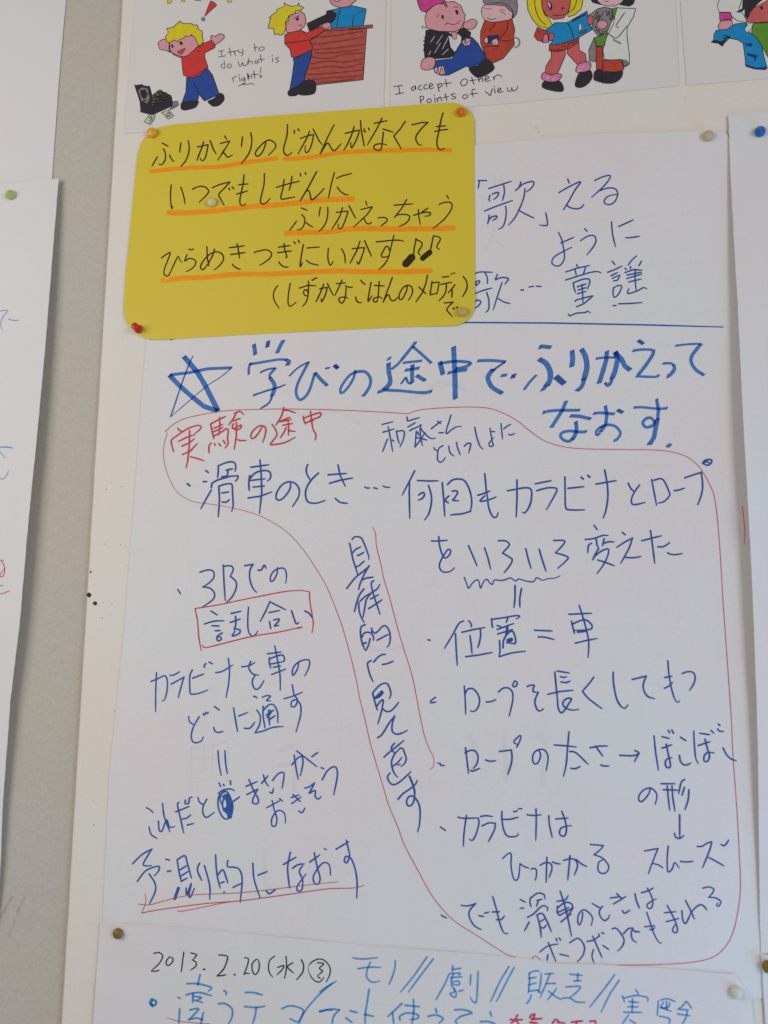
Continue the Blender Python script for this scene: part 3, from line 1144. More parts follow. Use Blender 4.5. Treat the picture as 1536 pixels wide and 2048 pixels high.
516 776 490 800 490 840 520 960 560 1080 592 1172
L480 992 572 942
456 1106 530 1060 616 1000
416 1296 370 1320 360 1380 370 1470 390 1540 415 1600
380 1440 400 1400 440 1385 490 1400 516 1450 510 1480
390 1520 430 1508
L474 1460 455 1540 425 1600
L492 1336 496 1382
500 1370 530 1396 570 1370 620 1316 660 1312 700 1370 712 1450 700 1530 670 1560
L556 1480 690 1410
= 690 1250 5.908
308 420 268 450 272 500 295 590 332 668
338 438 390 380 440 350 480 348
442 466 500 456 568 428
326 804 380 740 440 695 500 695 535 770 540 830 522 870
L328 810 350 900 382 1006
W4 350 870 390 830 436 784
W4 370 860 410 840 446 800
384 950 420 900 452 888 440 980 415 1080 388 1168
444 990 490 1022 540 1015 590 970 634 912
386 1332 440 1290 520 1160 588 1074
588 1074 560 1160 556 1240 580 1280 630 1290 690 1270 736 1244
= 720 1440 6.982
334 520 400 460 500 380 610 288
482 326 445 370 442 425 490 458
500 450 460 520 440 600 460 700 490 760 522 796
520 440 560 395 600 405 625 470 646 540 620 610 572 650
470 640 530 590 584 522
W2.4 526 630 560 616
420 740 385 790 400 850 440 895 490 900 560 860 640 790 710 722
530 1108 600 1030 700 960 770 900 800 842
W3.5 690 786 740 910 762 1000 762 1060
760 1060 750 1140 710 1195 670 1195 650 1150 670 1085 720 1060 780 1100 830 1200 840 1320 830 1460 806 1560
# handwriting_line|main|navy|2.8|blue handwriting starting with the numeral three
= 330 1100 4
L102 316 126 352
278 178 340 160 385 170 390 220 350 265 302 296
302 296 360 306 396 350 380 400 296 458
L466 120 472 260 482 404
470 130 530 128 545 160 522 210
522 210 565 250 570 300 540 370 494 418
L636 126 706 114
706 114 680 160 678 230 700 300 732 338
744 160 770 160 792 122 808 146
900 142 895 190 870 240 846 250 845 210 870 170 910 148 955 150 972 200 966 264
# handwriting_line|main|navy|2.8|blue words boxed in red
= 330 1100 4
L368 488 418 520
316 592 390 570 472 566
376 606 436 608
402 646 442 644
458 664 418 690 420 724 448 718 444 694 420 700
L528 508 608 490
L522 580 602 552
L564 530 566 600 552 640
560 630 600 640 590 670 538 688 560 650
668 458 662 560 668 650 700 690 726 674 742 648
L840 412 810 480 762 572
L850 420 966 478
L832 500 918 484
L836 574 846 630
870 560 910 552 908 570 876 608 910 602
1012 486 1030 540 1050 590 1070 580
1118 488 1150 504 1178 542
# drawn_box|main|red|2|hand drawn red box
= 330 1100 4
240 468 420 440 600 402 780 366 960 332 1080 324 1156 334
1156 334 1160 420 1184 560 1184 610 1176 662
L240 468 260 560 270 700 284 780 290 804
300 764 330 780 480 744 700 690 900 658 1096 616
W3 1060 624 1096 618
# handwriting_line|main|blue|2.7|blue handwriting below the red box
= 280 1280 4
132 262 126 400 124 574
88 332 140 310 200 286 218 330 216 400 200 470 178 488
240 282 270 280 316 254
248 354 310 320 352 296
352 296 330 370 306 460
418 240 398 290 398 380 402 425 420 434 480 424 540 400
L420 306 510 272
528 188 512 206 520 220
L552 176 578 190
606 260 660 250 742 200
706 146 716 230 710 340 688 462
814 214 870 206 918 180
886 170 870 220 900 270 950 282
920 282 898 330 910 380 935 396 965 370 992 322
L1020 110 1128 96
1036 140 1034 180 1046 226
1040 150 1090 130 1140 120 1156 150 1150 170 1130 176
L1046 192 1130 176
L1066 218 1126 208
L1054 276 1166 232
1078 48 1100 160 1120 280 1122 402
1268 184 1260 230 1225 284 1220 240 1250 190 1310 160 1355 164 1350 220 1318 288
# handwriting_line|main|blue|2.7|short blue words under the line about a vehicle
= 280 1280 4
390 612 395 650 430 680
474 614 430 690 410 760 420 810 450 822 490 808 506 774
506 590 515 600 528 580 540 588 548 576
L596 532 636 562
590 700 600 730 630 740 664 730
L748 544 764 640 780 732
L790 608 860 580
834 706 880 704 918 658
908 450 920 452 934 462
980 458 1010 446 1044 450 1012 484 1044 486
934 560 962 610 955 680 920 742
920 742 980 730 1060 700 1144 692
986 530 984 600 1000 704
990 560 1030 520 1070 520 1100 580 1102 660
L1028 566 1036 680
1016 620 1050 575 1030 560
L1010 600 1070 560
L1030 640 1080 606
1152 470 1220 450 1300 418
L1218 360 1232 440
1230 440 1260 480 1240 530 1210 530 1215 490 1250 480 1284 520 1286 590 1270 660 1248 736
# equals_mark|main|blue|2.7|
= 270 1490 3.413
566 40 574 130 588 208
614 40 618 120 630 196
# handwriting_line|main|blue|2.7|blue handwriting with a scribbled out character
= 270 1490 3.413
76 428 100 440 124 462
96 560 110 610 150 638
188 400 200 490 238 592
160 520 165 580 185 585 215 510 235 560 272 556
300 392 290 410 310 500 332 600
L278 456 370 420
322 506 350 500 380 478
356 546 400 536
344 376 342 400 365 398 372 362 390 356
430 360 440 390 470 410
490 370 465 420 465 470 490 494 540 460
L574 260 584 286
602 268 608 276
L650 244 654 270
570 330 600 308 650 300 678 312
610 320 572 350 568 420 590 480 620 506 650 490 668 430 655 370 630 322 600 322 580 370 600 420
W6 610 440 640 470 650 490
W7 640 400 640 440 644 486
W6 L655 400 655 470
W3 600 350 630 340 650 400
W3 612 350 628 370 630 410 620 430
600 360 625 350 640 390 625 440 600 430 600 380 620 370 630 420
L670 386 714 354
L758 282 834 250
L764 338 840 300
778 236 800 290 820 330 842 370 835 400 805 396 808 360 840 300
L864 262 908 210
876 204 890 250 912 282
920 322 938 328 944 296
938 242 980 195 1015 190 1015 230 1004 296
1070 136 1110 90 1140 80 1146 130 1128 210
1086 70 1098 150 1114 234
L1106 42 1180 100 1242 148
L1208 80 1248 50
1270 154 1288 162
1278 238 1310 180 1350 150 1376 160 1380 220 1356 340
# handwriting_line|main|blue|2.6|small blue words slanting upward
= 270 1490 3.413
L900 428 996 376
936 380 950 440 968 500 960 550 935 550 935 500 970 450 1010 455 1026 490 1026 532
L986 366 1008 384
L1066 360 1120 340
L1070 400 1134 354
1078 338 1110 370 1130 386
1118 450 1140 462 1160 430
1160 294 1190 285 1226 258
1226 258 1200 310 1190 330 1230 310 1230 350 1250 370 1270 352
# handwriting_line|main|blue|2.8|large blue handwriting at the lower left, underlined in red
= 240 1660 3.012
76 204 130 150 192 114
192 114 170 150 140 210 190 215
104 310 150 250 200 225 236 220 230 250 206 276
175 264 210 320 212 370 178 444
276 176 300 182
L286 250 306 246
344 180 355 250 370 310
344 180 390 155 405 200 430 290
L362 240 400 215
L370 276 410 250
L368 310 404 290
W5 352 350 330 414
398 350 402 390 430 320 415 390 424 404 448 352
480 200 466 240 492 304
508 214 530 290 542 350 540 418
576 150 580 230 590 300 604 350
590 270 620 240 640 290 650 320
606 320 626 312
650 184 648 220 690 225 720 240 736 300 724 436
L680 346 730 322
W2.2 622 374 634 374
800 200 805 280 820 340 844 408
L832 272 888 250
882 368 900 384 940 356
L984 208 1060 164
1026 134 1010 220 1014 290 1022 350
1040 230 1070 210 1110 204
1100 216 1080 250 1100 300 1095 360 1070 366 1070 335 1120 266
L1142 194 1204 150
1170 138 1190 230 1205 290 1195 325 1170 316 1168 270 1220 200 1260 210 1268 272
W2.5 1230 112 1242 118
L1302 116 1378 70
L1364 62 1384 150
1384 150 1370 195 1352 190 1360 160 1390 170 1415 230 1428 310 1426 410
# underline|main|red|1.6|
= 240 1660 3.012
112 446 160 452 200 446 270 426 430 392 700 380 900 360 1100 335 1314 312
W2 130 500 240 480 500 445 740 425 1000 390 1250 355 1400 350 1470 334
W1.5 346 488 380 488 500 465 620 440 740 424
W1.2 150 384 156 430 130 500
# handwriting_line|main|navy|2.8|blue handwriting line ending in a row of small kana
= 860 1600 4
L84 216 126 246
224 138 270 146 384 144
384 144 392 180 370 270 340 322 316 314
292 124 280 200 270 290 268 370
404 132 450 126 498 132
416 208 470 184 522 186
522 186 515 240 468 332
576 92 575 150 590 240 620 288 670 294 700 284 706 270
584 154 640 154 706 138
668 90 684 94 700 82
710 70 734 70
776 118 830 124 890 118
848 70 850 180 846 322
950 126 956 200 978 300
L1006 152 1104 144
1054 90 1080 160 1092 230 1080 284 1050 286 1036 260 1050 225 1090 210 1130 206
# handwriting_line|main|navy|2.7|short blue words with two similar rounded characters
= 860 1600 4
582 468 630 426 650 440 648 520 665 620 690 642 710 610 720 510
720 510 750 530 790 546
810 552 840 548 852 570 850 610 842 642
880 522 930 500 970 515 974 560 952 620
936 458 932 560 930 660
980 496 1010 508 1044 512
1068 484 1120 470 1165 482 1180 530 1155 600
1120 446 1112 540 1102 640
1170 476 1210 510 1254 534
L1282 356 1388 364
1388 364 1360 400 1312 438
1312 438 1380 465 1430 530 1410 580 1370 586 1345 560 1350 500 1385 478
# handwriting_line|main|navy|2.7|short blue words beneath the arrow pointing down
= 1152 1600 4
L548 408 656 388
656 388 635 440 600 530 580 590
618 508 660 520 694 542
738 368 730 460 732 560 748 574 770 550 790 502 825 544
836 492 890 496 938 490
970 372 1010 370 1050 345 1086 334
1086 334 1070 400 1014 540
1064 462 1110 485 1184 528
1160 356 1190 364 1222 320
# handwriting_line|main|navy|2.7|blue handwriting near the foot of the big sheet, upper of two slanting lines
= 860 1780 4
90 200 110 214 134 224
250 122 300 128 366 108
366 108 315 170 320 230 360 290 410 316
392 206 430 212
L436 186 472 176
502 54 530 150 560 270 590 340 622 348
L500 176 556 174
532 238 570 236 596 208
L724 78 764 98
L722 146 750 146
804 60 800 100 810 136
806 64 860 26 910 36 920 72
L856 84 896 74
L868 84 852 130
780 220 830 190 880 140 910 126 940 140 938 166
L794 256 756 326
856 200 880 290 890 378
856 200 900 190 940 260 970 332
L884 252 916 232
892 300 910 304 930 280
1016 90 1080 80 1106 44
1020 130 1018 180 1036 204
1026 140 1080 100 1130 110 1140 150 1110 190
L1036 204 1148 140
L1030 176 1110 140
L1048 256 1130 190
1042 10 1080 130 1110 260 1132 372
1222 180 1215 240 1195 278 1182 255 1190 195 1230 158 1280 190 1300 230 1290 284
L1298 108 1370 150
1380 130 1355 170 1365 215 1395 244 1425 228 1436 200
= 1152 1770 4
L274 104 344 96
L300 152 400 92
L326 70 370 112
372 206 390 226 430 202
472 70 485 130 508 186
524 62 580 46 618 24
570 26 600 80 615 140 600 186 572 180 575 150 642 110
# handwriting_line|main|navy|2.6|blue handwriting near the foot of the big sheet, lower of two slanting lines
= 860 1780 4
880 496 940 450 1024 432
L946 420 1006 570
L944 518 936 564
L1008 388 1016 408
L1034 384 1046 402
L1040 514 1112 530
1118 422 1170 390 1200 395 1235 450 1225 520 1180 574
1258 412 1310 400 1350 370
L1302 370 1376 540
1308 476 1296 530 1312 580
L1350 352 1356 372
L1374 342 1392 348
L1384 444 1430 476
= 1152 1770 4
290 352 320 346 360 390 385 440 370 490 334 528
380 390 420 350 456 344
456 344 442 390 455 440 486 460
L462 360 476 378
L484 372 508 376
566 218 590 290 620 380 660 456 684 464
L552 334 630 326
590 356 612 358 630 340
L708 222 800 214
L722 294 820 268
730 164 770 240 805 320 810 370 790 382 772 356 800 310
848 206 855 280 880 306 920 220
876 122 910 190 948 272
920 220 970 170 1010 160 1048 200
1014 26 1060 16 1100 30 1095 60 1062 98
1062 98 1120 105 1160 135 1140 170 1124 160 1134 144
# date_line|lower|black2|2.2|handwritten black date at the top of the lowest sheet
= 280 1860 4
110 188 150 180 180 205 160 260 90 328
90 328 120 330 154 322
235 216 210 250 214 280 236 280 262 250 260 225 235 214
L350 178 330 334
406 184 440 192 452 204 420 240
420 240 448 260 446 290 404 322
W3 510 314 516 316
630 200 690 206 700 230 670 310 616 368
616 368 660 364 688 358
W3 754 356 760 358
836 222 866 230 860 280 832 354
832 354 850 346 876 348
924 240 898 270 900 330 922 356 946 330 955 280 945 240 924 236
1076 210 1040 240 1028 290 1035 340 1062 378
1100 300 1150 284 1135 320 1098 356
1168 212 1172 300 1156 388
1222 262 1180 290 1190 310 1228 344
1290 238 1308 280 1300 340 1252 398
1420 232 1370 260 1350 300 1360 360 1400 408 1440 414 1470 380
1420 232 1470 240 1515 290 1520 350 1490 416
1420 262 1470 270 1435 306 1460 330 1418 366
1424 376 1440 386
# handwriting_line|lower|lightblue|3|pale blue felt pen words separated by pairs of slashes
= 640 1860 4
266 224 340 232 460 222
302 310 390 298 486 300
404 256 380 310 372 370 400 410 440 418 476 408
602 246 600 300 580 370 552 434
L856 216 750 370 644 496
L906 232 800 370 706 498
1062 284 1058 336
L1062 316 1130 306
1040 350 1120 345 1110 362
1030 356 1000 430 926 560
L1050 382 1136 374
1068 350 1050 400 1060 430 1110 440 1110 410 1060 414
1050 440 1080 490 1040 510 1080 540 1090 500 1070 470
1110 490 1150 480
L1206 360 1202 438
1264 334 1260 450 1250 574 1220 568 1204 540
L1512 292 1440 410 1366 570
= 900 1860 4
L512 302 460 400 372 572
634 344 636 420 626 504
636 344 690 326 726 345 725 420 710 500
L630 388 690 378
L626 440 690 424
L630 490 704 480
650 520 636 560 612 590
700 480 720 500
762 352 830 348
800 354 760 450 722 540
770 430 850 430 850 470 780 560
790 490 840 530 890 556
958 354 1060 364
1024 344 1020 408
L992 408 1050 404
928 456 1040 452 1010 500 960 540
900 546 960 545 1010 575 1080 578
L1318 358 1220 490 1118 618
L1354 402 1280 510 1210 656
= 1152 1860 4
L478 476 500 512
372 528 388 576
390 544 480 524 570 540 572 572
L424 572 500 580
L414 614 496 616
L382 658 526 660
452 550 450 620 448 660
420 680 400 710 370 752
430 720 480 750
660 568 655 620 650 686
680 560 730 550 794 574
700 580 680 620 740 615 750 580
L676 620 760 650
724 570 728 640
670 690 720 700 750 716 744 752
880 572 850 610 812 634
884 574 900 590 926 628
L826 636 900 640
L812 672 910 686
890 650 880 700 850 752
# handwriting_line|lower|lightblue|3.4|pale blue felt pen line cut off by the foot of the picture
= 280 1860 4
W4 96 552 80 575 90 600 120 600 130 575 110 560 90 580 100 610
L480 360 462 442
376 430 460 430 570 460 545 490
370 518 470 500 572 526
L424 510 420 580
424 530 490 540 460 560
430 560 500 580
W3 304 540 322 546
L318 630 310 748
400 640 470 632 390 718
390 718 450 705 504 720
L506 662 488 752
670 484 690 500 688 520
630 590 680 590 735 630 735 700 705 752
842 500 900 500 980 520
836 612 920 620 1000 610
930 620 920 690 900 752
1134 630 1190 608 1260 616 1308 650 1270 730 1240 730 1200 710
W3 1536 430 1430 520 1320 650 1270 752
1436 650 1490 640 1536 642
= 640 1860 4
W3 0 495 60 450 130 410
0 655 80 634 156 638
156 638 110 690 96 752
L240 646 300 662
L208 704 256 740
392 474 380 560 364 660 360 752
L356 676 430 690
656 586 600 640 540 694
580 664 590 752
L680 602 796 614
748 558 750 650 736 752
640 720 640 690 690 665 760 670 790 690 770 712 720 716
L924 628 934 658
866 690 930 680 985 710 950 745
1078 640 1150 638 1214 664 1130 690 1084 730 1100 750
L1362 656 1372 690
1284 734 1340 732 1400 750
# handwriting_line|lower|pinkred|3.4|pinkish red felt pen marks cut off by the foot of the picture
= 900 1860 4
L484 718 580 718
540 680 520 720 490 745
524 720 550 750
L640 702 650 680 680 672 670 700 650 720
L660 716 736 708
L640 740 700 745
W3 820 745 850 715 880 745
W3 860 740 920 745
L974 738 1060 728
L1018 730 1010 750
1120 732 1160 728 1165 750
# underline|lower|pinkred|1.6|
= 280 1860 4
216 706 240 710 300 728 420 742 560 750
# handwriting_line|leftlow|lightblue|1.8|
= 0 560 10.24
0 640 80 625 156 632 60 760 18 860 20 960 60 1025
170 790 220 815 290 830 380 822
# handwriting_line|leftlow|lightblue|1.8|
= 0 860 5.39
W2.6 0 184 80 184 136 196
0 232 20 260 56 300
0 520 20 530 40 525 70 490 92 440
# handwriting_line|leftlow|red|1.7|red marks at the left edge of the picture
= 0 860 5.39
L0 1400 34 1408
10 1415 40 1450 50 1510 40 1560 15 1585 0 1575 0 1560 45 1490
L0 1678 30 1676
0 1768 40 1760 104 1732
# ink_stroke|rightsheet|pinkred|2.4|
= 1352 600 4.1
545 1690 552 1760 560 1850 564 1930 558 2006
# handwriting_line|card_left|black3|1.1|small black handwriting
= 240 0 6
L1180 618 1250 604
L1216 612 1222 678
L1184 684 1270 668
L1310 576 1334 670
1296 630 1370 612
L1364 614 1384 668
1372 632 1390 610 1410 608
1420 600 1430 630 1460 625
1470 590 1475 630 1460 674
1250 730 1256 815 1215 800 1220 770 1252 768
1300 770 1286 800 1310 816 1336 796 1325 768 1300 768
1420 740 1430 785 1455 790 1470 750 1485 785 1520 778 1534 730
1350 935 1362 980
1354 950 1375 920 1400 922
L1432 925 1440 972
W1.5 1426 898 1430 900
1480 930 1460 950 1475 968 1495 940
1495 926 1500 980 1485 1005 1460 1000
L1528 880 1536 960
1420 1034 1470 1014 1536 1012
= 496 0 5.647
70 496 84 582
L66 542 114 532
L6 660 10 725
6 700 40 690 50 722
92 680 75 700 90 715 110 690
L110 678 118 712
140 620 152 705
L118 672 188 668
145 530 120 560 150 575 185 545 165 530 140 532
W1.5 272 626 276 630
L276 656 282 702
346 650 315 655 320 670 345 685 330 702 310 700
L0 830 12 900
4 870 30 855 46 886
66 800 76 884
L40 842 120 838
L148 762 136 832
130 860 145 878 156 862 145 850 130 858
0 950 40 944 74 956
# handwriting_line|card_middle|black3|1.4|small black handwriting below the seated figures
= 760 0 5.12
L142 886 234 874
L190 880 204 960
L156 966 246 948
355 880 325 900 330 925 355 915 362 880 368 915
420 870 395 895 405 920 435 912
480 860 450 885 460 912 492 905
500 892 540 870 520 855 502 880 520 910 552 895
590 860 606 940
590 870 620 855 635 875 600 898
672 812 685 890
L650 856 732 848
850 812 825 850 850 880 885 860 895 825 870 806 848 812
938 790 960 862
L920 826 985 816
L1000 780 1018 840
1010 820 1045 800 1056 840
1080 815 1115 795 1095 778 1075 805 1090 832 1130 822
1160 786 1170 818
1162 800 1200 768 1240 778 1246 792
408 985 420 1062
408 990 440 985 445 1010 412 1036
500 1010 480 1035 500 1052 525 1035 515 1012 498 1012
L560 1000 566 1048
W1.5 554 975 558 977
585 1005 592 1040
588 1015 620 995 634 1035
668 960 684 1030
L650 1000 705 985
770 960 730 965 745 985 775 995 760 1012 730 1012
865 970 845 990 860 1008 890 1000 895 975 865 968
975 915 945 920 945 960 955 992
L920 962 1000 955
L1080 936 1130 980 1150 905
L1170 910 1180 955
W1.5 1168 885 1172 887
1205 935 1240 915 1220 900 1205 925 1220 948 1260 935
1300 895 1315 935 1345 925 1350 895 1360 930 1400 915 1410 878
# drawn_title|card_left|black3|1|bottoms of yellow letters and a red exclamation mark
= 240 0 6
P yellow .8 566 -90 570 40 600 42 620 22 626 -90
P yellow .8 734 -90 738 20 780 24 784 -90
P black3 0 890 -20 894 6 970 8 980 -20
P yellow .8 1286 -90 1290 28 1330 26 1342 12 1344 -90
P printred .9 1084 10 1130 26 1164 62 1080 136 1014 200 1050 100
Q printgrey .8 978 232 984 212 1004 208 1020 224 1014 244 990 250
# drawn_figure|card_left|black3|1|boy with yellow hair, red jumper and blue trousers throwing up both arms
= 240 0 6
Q printskin 1.2 462 545 458 520 485 488 530 470 570 480 590 520 588 590 600 630 560 606 510 600 475 585
P printskin 1.2 590 480 600 600 640 655 720 690 810 670 900 590 950 540 930 450 850 420 760 430 640 460
P printblue 1.2 800 930 790 1100 745 1230 930 1220 950 1130 1020 1210 1190 1130 1110 900 1045 815 900 900
P printred 1.3 736 676 760 900 850 940 950 905 1056 808 1016 690 1018 636 1140 570 1142 540 1094 484 1000 520 920 570 820 660 770 680
Q printskin 1.2 1094 480 1088 440 1110 425 1140 435 1200 405 1245 420 1246 460 1200 500 1140 534 1110 500
P yellow 1.2 560 340 590 340 640 325 720 250 740 275 790 285 860 280 870 300 930 300 940 350 990 380 985 430 1000 500 960 560 930 520 900 450 850 410 850 435 780 430 760 460 720 470 690 500 660 480 630 490 600 510 560 500 545 440 580 390
P brightred 1 690 620 730 600 786 578 770 610 740 650 700 640
Q printdark .5 612 540 630 535 642 560 625 572
Q printdark .5 716 504 740 500 752 520 735 540 718 530
W1 930 604 970 632
W1.2 890 980 910 1060 950 1130 1010 1210
Q printblack 1.2 730 1270 745 1230 800 1215 930 1215 935 1240 900 1290 790 1320 740 1310
Q printblack 1.2 1056 1215 1130 1180 1190 1120 1240 1140 1246 1200 1190 1260 1120 1275 1080 1250
W1.2 736 680 620 630 584 570
# drawn_figure|card_left|black3|1|open case of green banknotes
= 240 0 6
P printblack 1 174 1020 210 1022 260 1012 290 1030 356 1036 380 1130 385 1260 400 1370 250 1340 240 1220 200 1100
P printgrey 0 220 1090 260 1050 330 1060 355 1170 330 1240 260 1210
P printblack 0 240 1080 310 1070 330 1150 290 1200 250 1150
P printgreen 1 380 1150 470 1078 620 1150 600 1180 400 1260
P printblack 1 390 1265 620 1165 632 1270 400 1372
P printgrey 1 620 1220 690 1215 706 1260 640 1300 590 1320 630 1270
P palegreen 1 500 1350 580 1320 650 1390 580 1430
P palegreen 1 350 1375 424 1372 410 1430 360 1498 290 1460
W2 410 1130 490 1200
W2.4 425 1165 600 1165
W2.4 400 1215 560 1190
W2 460 1110 540 1110
W2 500 1140 590 1140
W2.4 390 1245 470 1230
W2 430 1190 450 1240
W2 540 1150 560 1190
W2:printblack 250 1120 340 1120
W2:printblack 270 1220 320 1200
W1.4 440 1100 530 1180
W1.4 490 1080 580 1160
W1.4 390 1180 560 1110
W1.4 400 1220 600 1140
W1 570 1360 590 1350 600 1380 570 1400 560 1380
W1 350 1420 370 1400 385 1420 360 1450
W1 640 1280 680 1250
L240 1340 380 1376
# drawn_figure|card_left|black3|1|boy with yellow hair handing a black case over a counter
= 496 0 5.647
Q printskin 1.2 915 -20 940 40 1000 75 1060 85 1140 70 1190 30 1245 -30 1230 -120 1060 -180 920 -130 895 -60
W.9 960 6 1010 16 1050 4
P printcyan 1.3 890 125 1040 92 1180 65 1334 100 1320 200 1296 310 990 320 940 320 930 220
W1.3 1046 110 1020 180 1000 320
W1.3 1200 180 1185 230 1180 300
W1 1240 145 1280 125 1310 120
P printbrown 1.3 700 460 860 350 940 330 1340 320 1320 600 1300 900 760 960 700 900 640 880 720 620
P printbrown 1.2 1300 292 1408 278 1406 312 1340 322 900 350 870 340 960 322
P printskin 1.2 600 130 640 160 655 230 640 290 590 340 500 370 440 370 420 260 460 180 540 150
P yellow 1.2 410 30 430 50 490 70 560 65 572 30 580 60 632 88 590 120 540 120 530 155 480 170 460 200 460 240 430 250 430 290 420 340 400 380 360 400 340 380 300 395 290 320 222 318 260 200 236 205 270 170 330 130 320 110 410 70
P printblack 1 664 265 780 210 880 165 890 130 950 120 1000 160 980 220 940 260 900 250 850 260 800 300 690 345
P brightred 0 410 400 700 560 480 560
P printblue 1.2 510 660 520 700 500 860 470 1020 560 980 650 910 640 860 700 700 725 560 640 600
P printred 1.3 414 395 470 370 600 340 650 380 700 350 840 295 870 340 800 390 690 450 728 520 722 560 540 655 490 640 476 560 414 490
W1 660 380 640 360 600 345
W1.3 430 484 560 472 690 452
Q printskin 1.1 834 290 860 265 910 255 940 275 920 310 870 325
Q printblack 1 458 1025 560 970 640 910 720 905 765 945 750 1050 640 1075 560 1065 540 1080 462 1080
W1 520 210 550 185 590 180
Q printdark 0 540 215 560 190 575 215 555 235
W.9 570 285 600 285 605 272
W1.6:brownline 740 500 1000 470 1300 420
W1.6:brownline 760 420 1000 400 1300 350
W1.6:brownline 740 560 1000 540 1310 500
W1.6:brownline 720 640 900 660 1100 610 1300 600
W1.6:brownline 710 720 900 690 1100 700 1300 660
W1.6:brownline 700 780 900 750 1100 760 1280 720
W1.6:brownline 680 840 900 830 1100 810 1290 790
W1.6:brownline 720 900 900 880 1100 870 1280 850
W1.6:brownline 800 930 1000 915 1200 890
W1.6:brownline 760 600 1000 590 1250 560
# drawn_figure|card_middle|black3|1|seated person with a pink mohawk, black jacket and torn blue jeans
= 760 0 5.12
P printblack 1 470 310 560 300 700 330 740 360 790 330 850 280 930 330 920 400 860 420 800 540 720 590 600 600 460 600 450 500
P palegrey .8 700 360 740 380 800 345 835 380 830 440 800 520 760 530 720 480
P printblue 1.2 560 620 740 600 800 480 850 410 940 380 1000 440 1060 540 1090 610 940 690 880 680 700 770 620 770 560 740 545 690
P printskin 1.2 460 180 480 120 560 50 660 20 760 15 830 60 850 120 875 150 860 230 820 300 760 325 600 320 480 290 462 230
P pinkhair 1.2 400 70 375 -20 430 -95 540 -115 640 -70 690 80 650 40 580 40 520 80 470 126 420 110
Q printdark 0 628 165 640 150 655 170 648 195 634 192
Q printdark 0 770 105 790 100 804 130 795 150 778 140
W1 580 172 605 145 618 140
W1 752 78 780 70 802 80
W1.1 666 252 690 235 700 240 750 250 790 240 822 212
Q printskin 1.1 850 260 870 230 940 195 990 215 985 260 940 300 870 290
Q printskin 1.2 420 690 430 620 490 585 560 600 560 670 520 710 450 715
P printskin .8 730 330 745 400 780 400 790 330
P paleskin 1 835 430 880 390 930 400 920 460 870 470
W1.2 860 440 880 400 880 450 920 410
P paleskin 1 560 690 650 675 670 760 600 765 556 730
W1.2 580 750 590 690 610 760 630 690 650 760
Q printblack 1 910 700 1000 670 1080 600 1150 650 1164 710 1060 780 980 785
W1 440 260 430 280 460 285 470 270
W.8:palegrey 520 430 560 370
W.8:palegrey 580 450 640 360
W.8:palegrey 560 540 620 440
W.8:palegrey 640 500 700 380
W.8:palegrey 500 560 520 520
W.8:palegrey 640 560 700 500
W1 450 380 470 400 446 420 466 440 446 460 464 490 446 510 460 540
# drawn_figure|card_middle|black3|1|kneeling person in a rust red coat with grey hair
= 760 0 5.12
P printrust 1.2 1070 210 1200 220 1350 190 1380 300 1370 380 1376 460 1260 600 1160 645 1110 630 1060 520 1030 440 1030 320
Q paleskin 1.2 1040 130 1060 60 1150 30 1290 40 1360 120 1350 190 1250 215 1150 225 1070 200
P printgrey 1.2 1060 30 1050 -60 1140 -140 1280 -150 1390 -80 1410 60 1400 140 1350 200 1360 130 1320 100 1280 60 1180 50 1100 50
W1 1070 80 1100 92 1140 88
W1 1220 110 1260 130 1290 150
W1 1240 95 1280 110
W1.1 1096 178 1130 200 1190 188
P printnavy 1 1100 370 1216 358 1210 440 1110 440
Q paleskin 1 1070 400 1090 380 1110 400 1100 440 1074 435
Q paleskin 1 1140 440 1160 405 1200 400 1210 450 1170 462
W1.2 1230 390 1300 300 1310 220
W1.2 1120 320 1180 240
W2.6:printgrey 1380 385 1420 400 1425 460 1380 488
W1.1 1220 400 1290 420 1370 400
W1.1 1060 480 1160 470 1220 480
# drawn_figure|card_middle|black3|1|girl with long yellow hair reading a blue book
= 1040 0 6.4
P printrust 1.1 220 350 180 460 220 515 300 540 400 500 380 400
P printtan 1.2 470 -180 290 -120 280 -20 280 100 330 190 440 250 560 230 620 140 660 60 660 -20 640 -120
P printskin2 1.2 400 640 400 740 330 850 320 950 460 960 500 900 580 710 580 640
P printskin2 1.2 600 680 720 810 740 830 850 780 840 690 760 640 750 520 620 560
P printrust 1.2 380 560 370 650 480 660 620 630 740 540 760 490
P yellow 1.2 470 -280 300 -260 120 -160 90 -20 100 120 160 250 240 340 320 350 400 380 420 330 370 240 310 180 280 90 275 -20 320 -120 470 -172
P yellow 1.2 650 -20 640 90 610 190 620 215 700 190 780 120 800 40 806 -20 780 -160 640 -260 470 -280 470 -172 620 -120
W1.3 185 -20 200 120 250 240 330 320
W1.3 730 -20 700 90 630 160
P printcyan 1.3 330 390 450 290 600 290 640 270 860 140 870 260 920 380 700 510 430 580 400 560 430 480
W1.8 600 290 650 370 690 510
P printblack 0 660 260 840 170 850 190 670 280
P palegrey .8 760 310 780 300 790 370 750 400
P printrust 1 750 420 860 370 830 410 780 425
Q printskin2 1.1 862 240 880 205 930 215 935 290 890 315 865 290
Q printskin2 1.1 380 430 420 430 440 480 400 520 370 510
P printpink 1 300 450 350 440 370 540 290 550
Q printpink 1.2 275 1000 300 930 400 960 480 940 536 960 510 1010 450 1050 340 1040
Q printpink 1.2 720 920 740 830 840 790 905 810 890 890 820 920
Q printblack 1 290 1120 310 1040 400 1055 500 1035 550 1100 545 1165 440 1165
Q printblack 1 705 1090 760 930 840 925 900 900 925 980 870 1070 780 1120
Q palegrey 1.4 355 30 375 20 395 60 390 100 370 90
W2.4 380 30 400 60 400 110 380 125
Q printdark 0 530 100 550 90 560 110 540 118
W1 420 190 500 200 580 180
W1:palegrey 350 1000 370 980
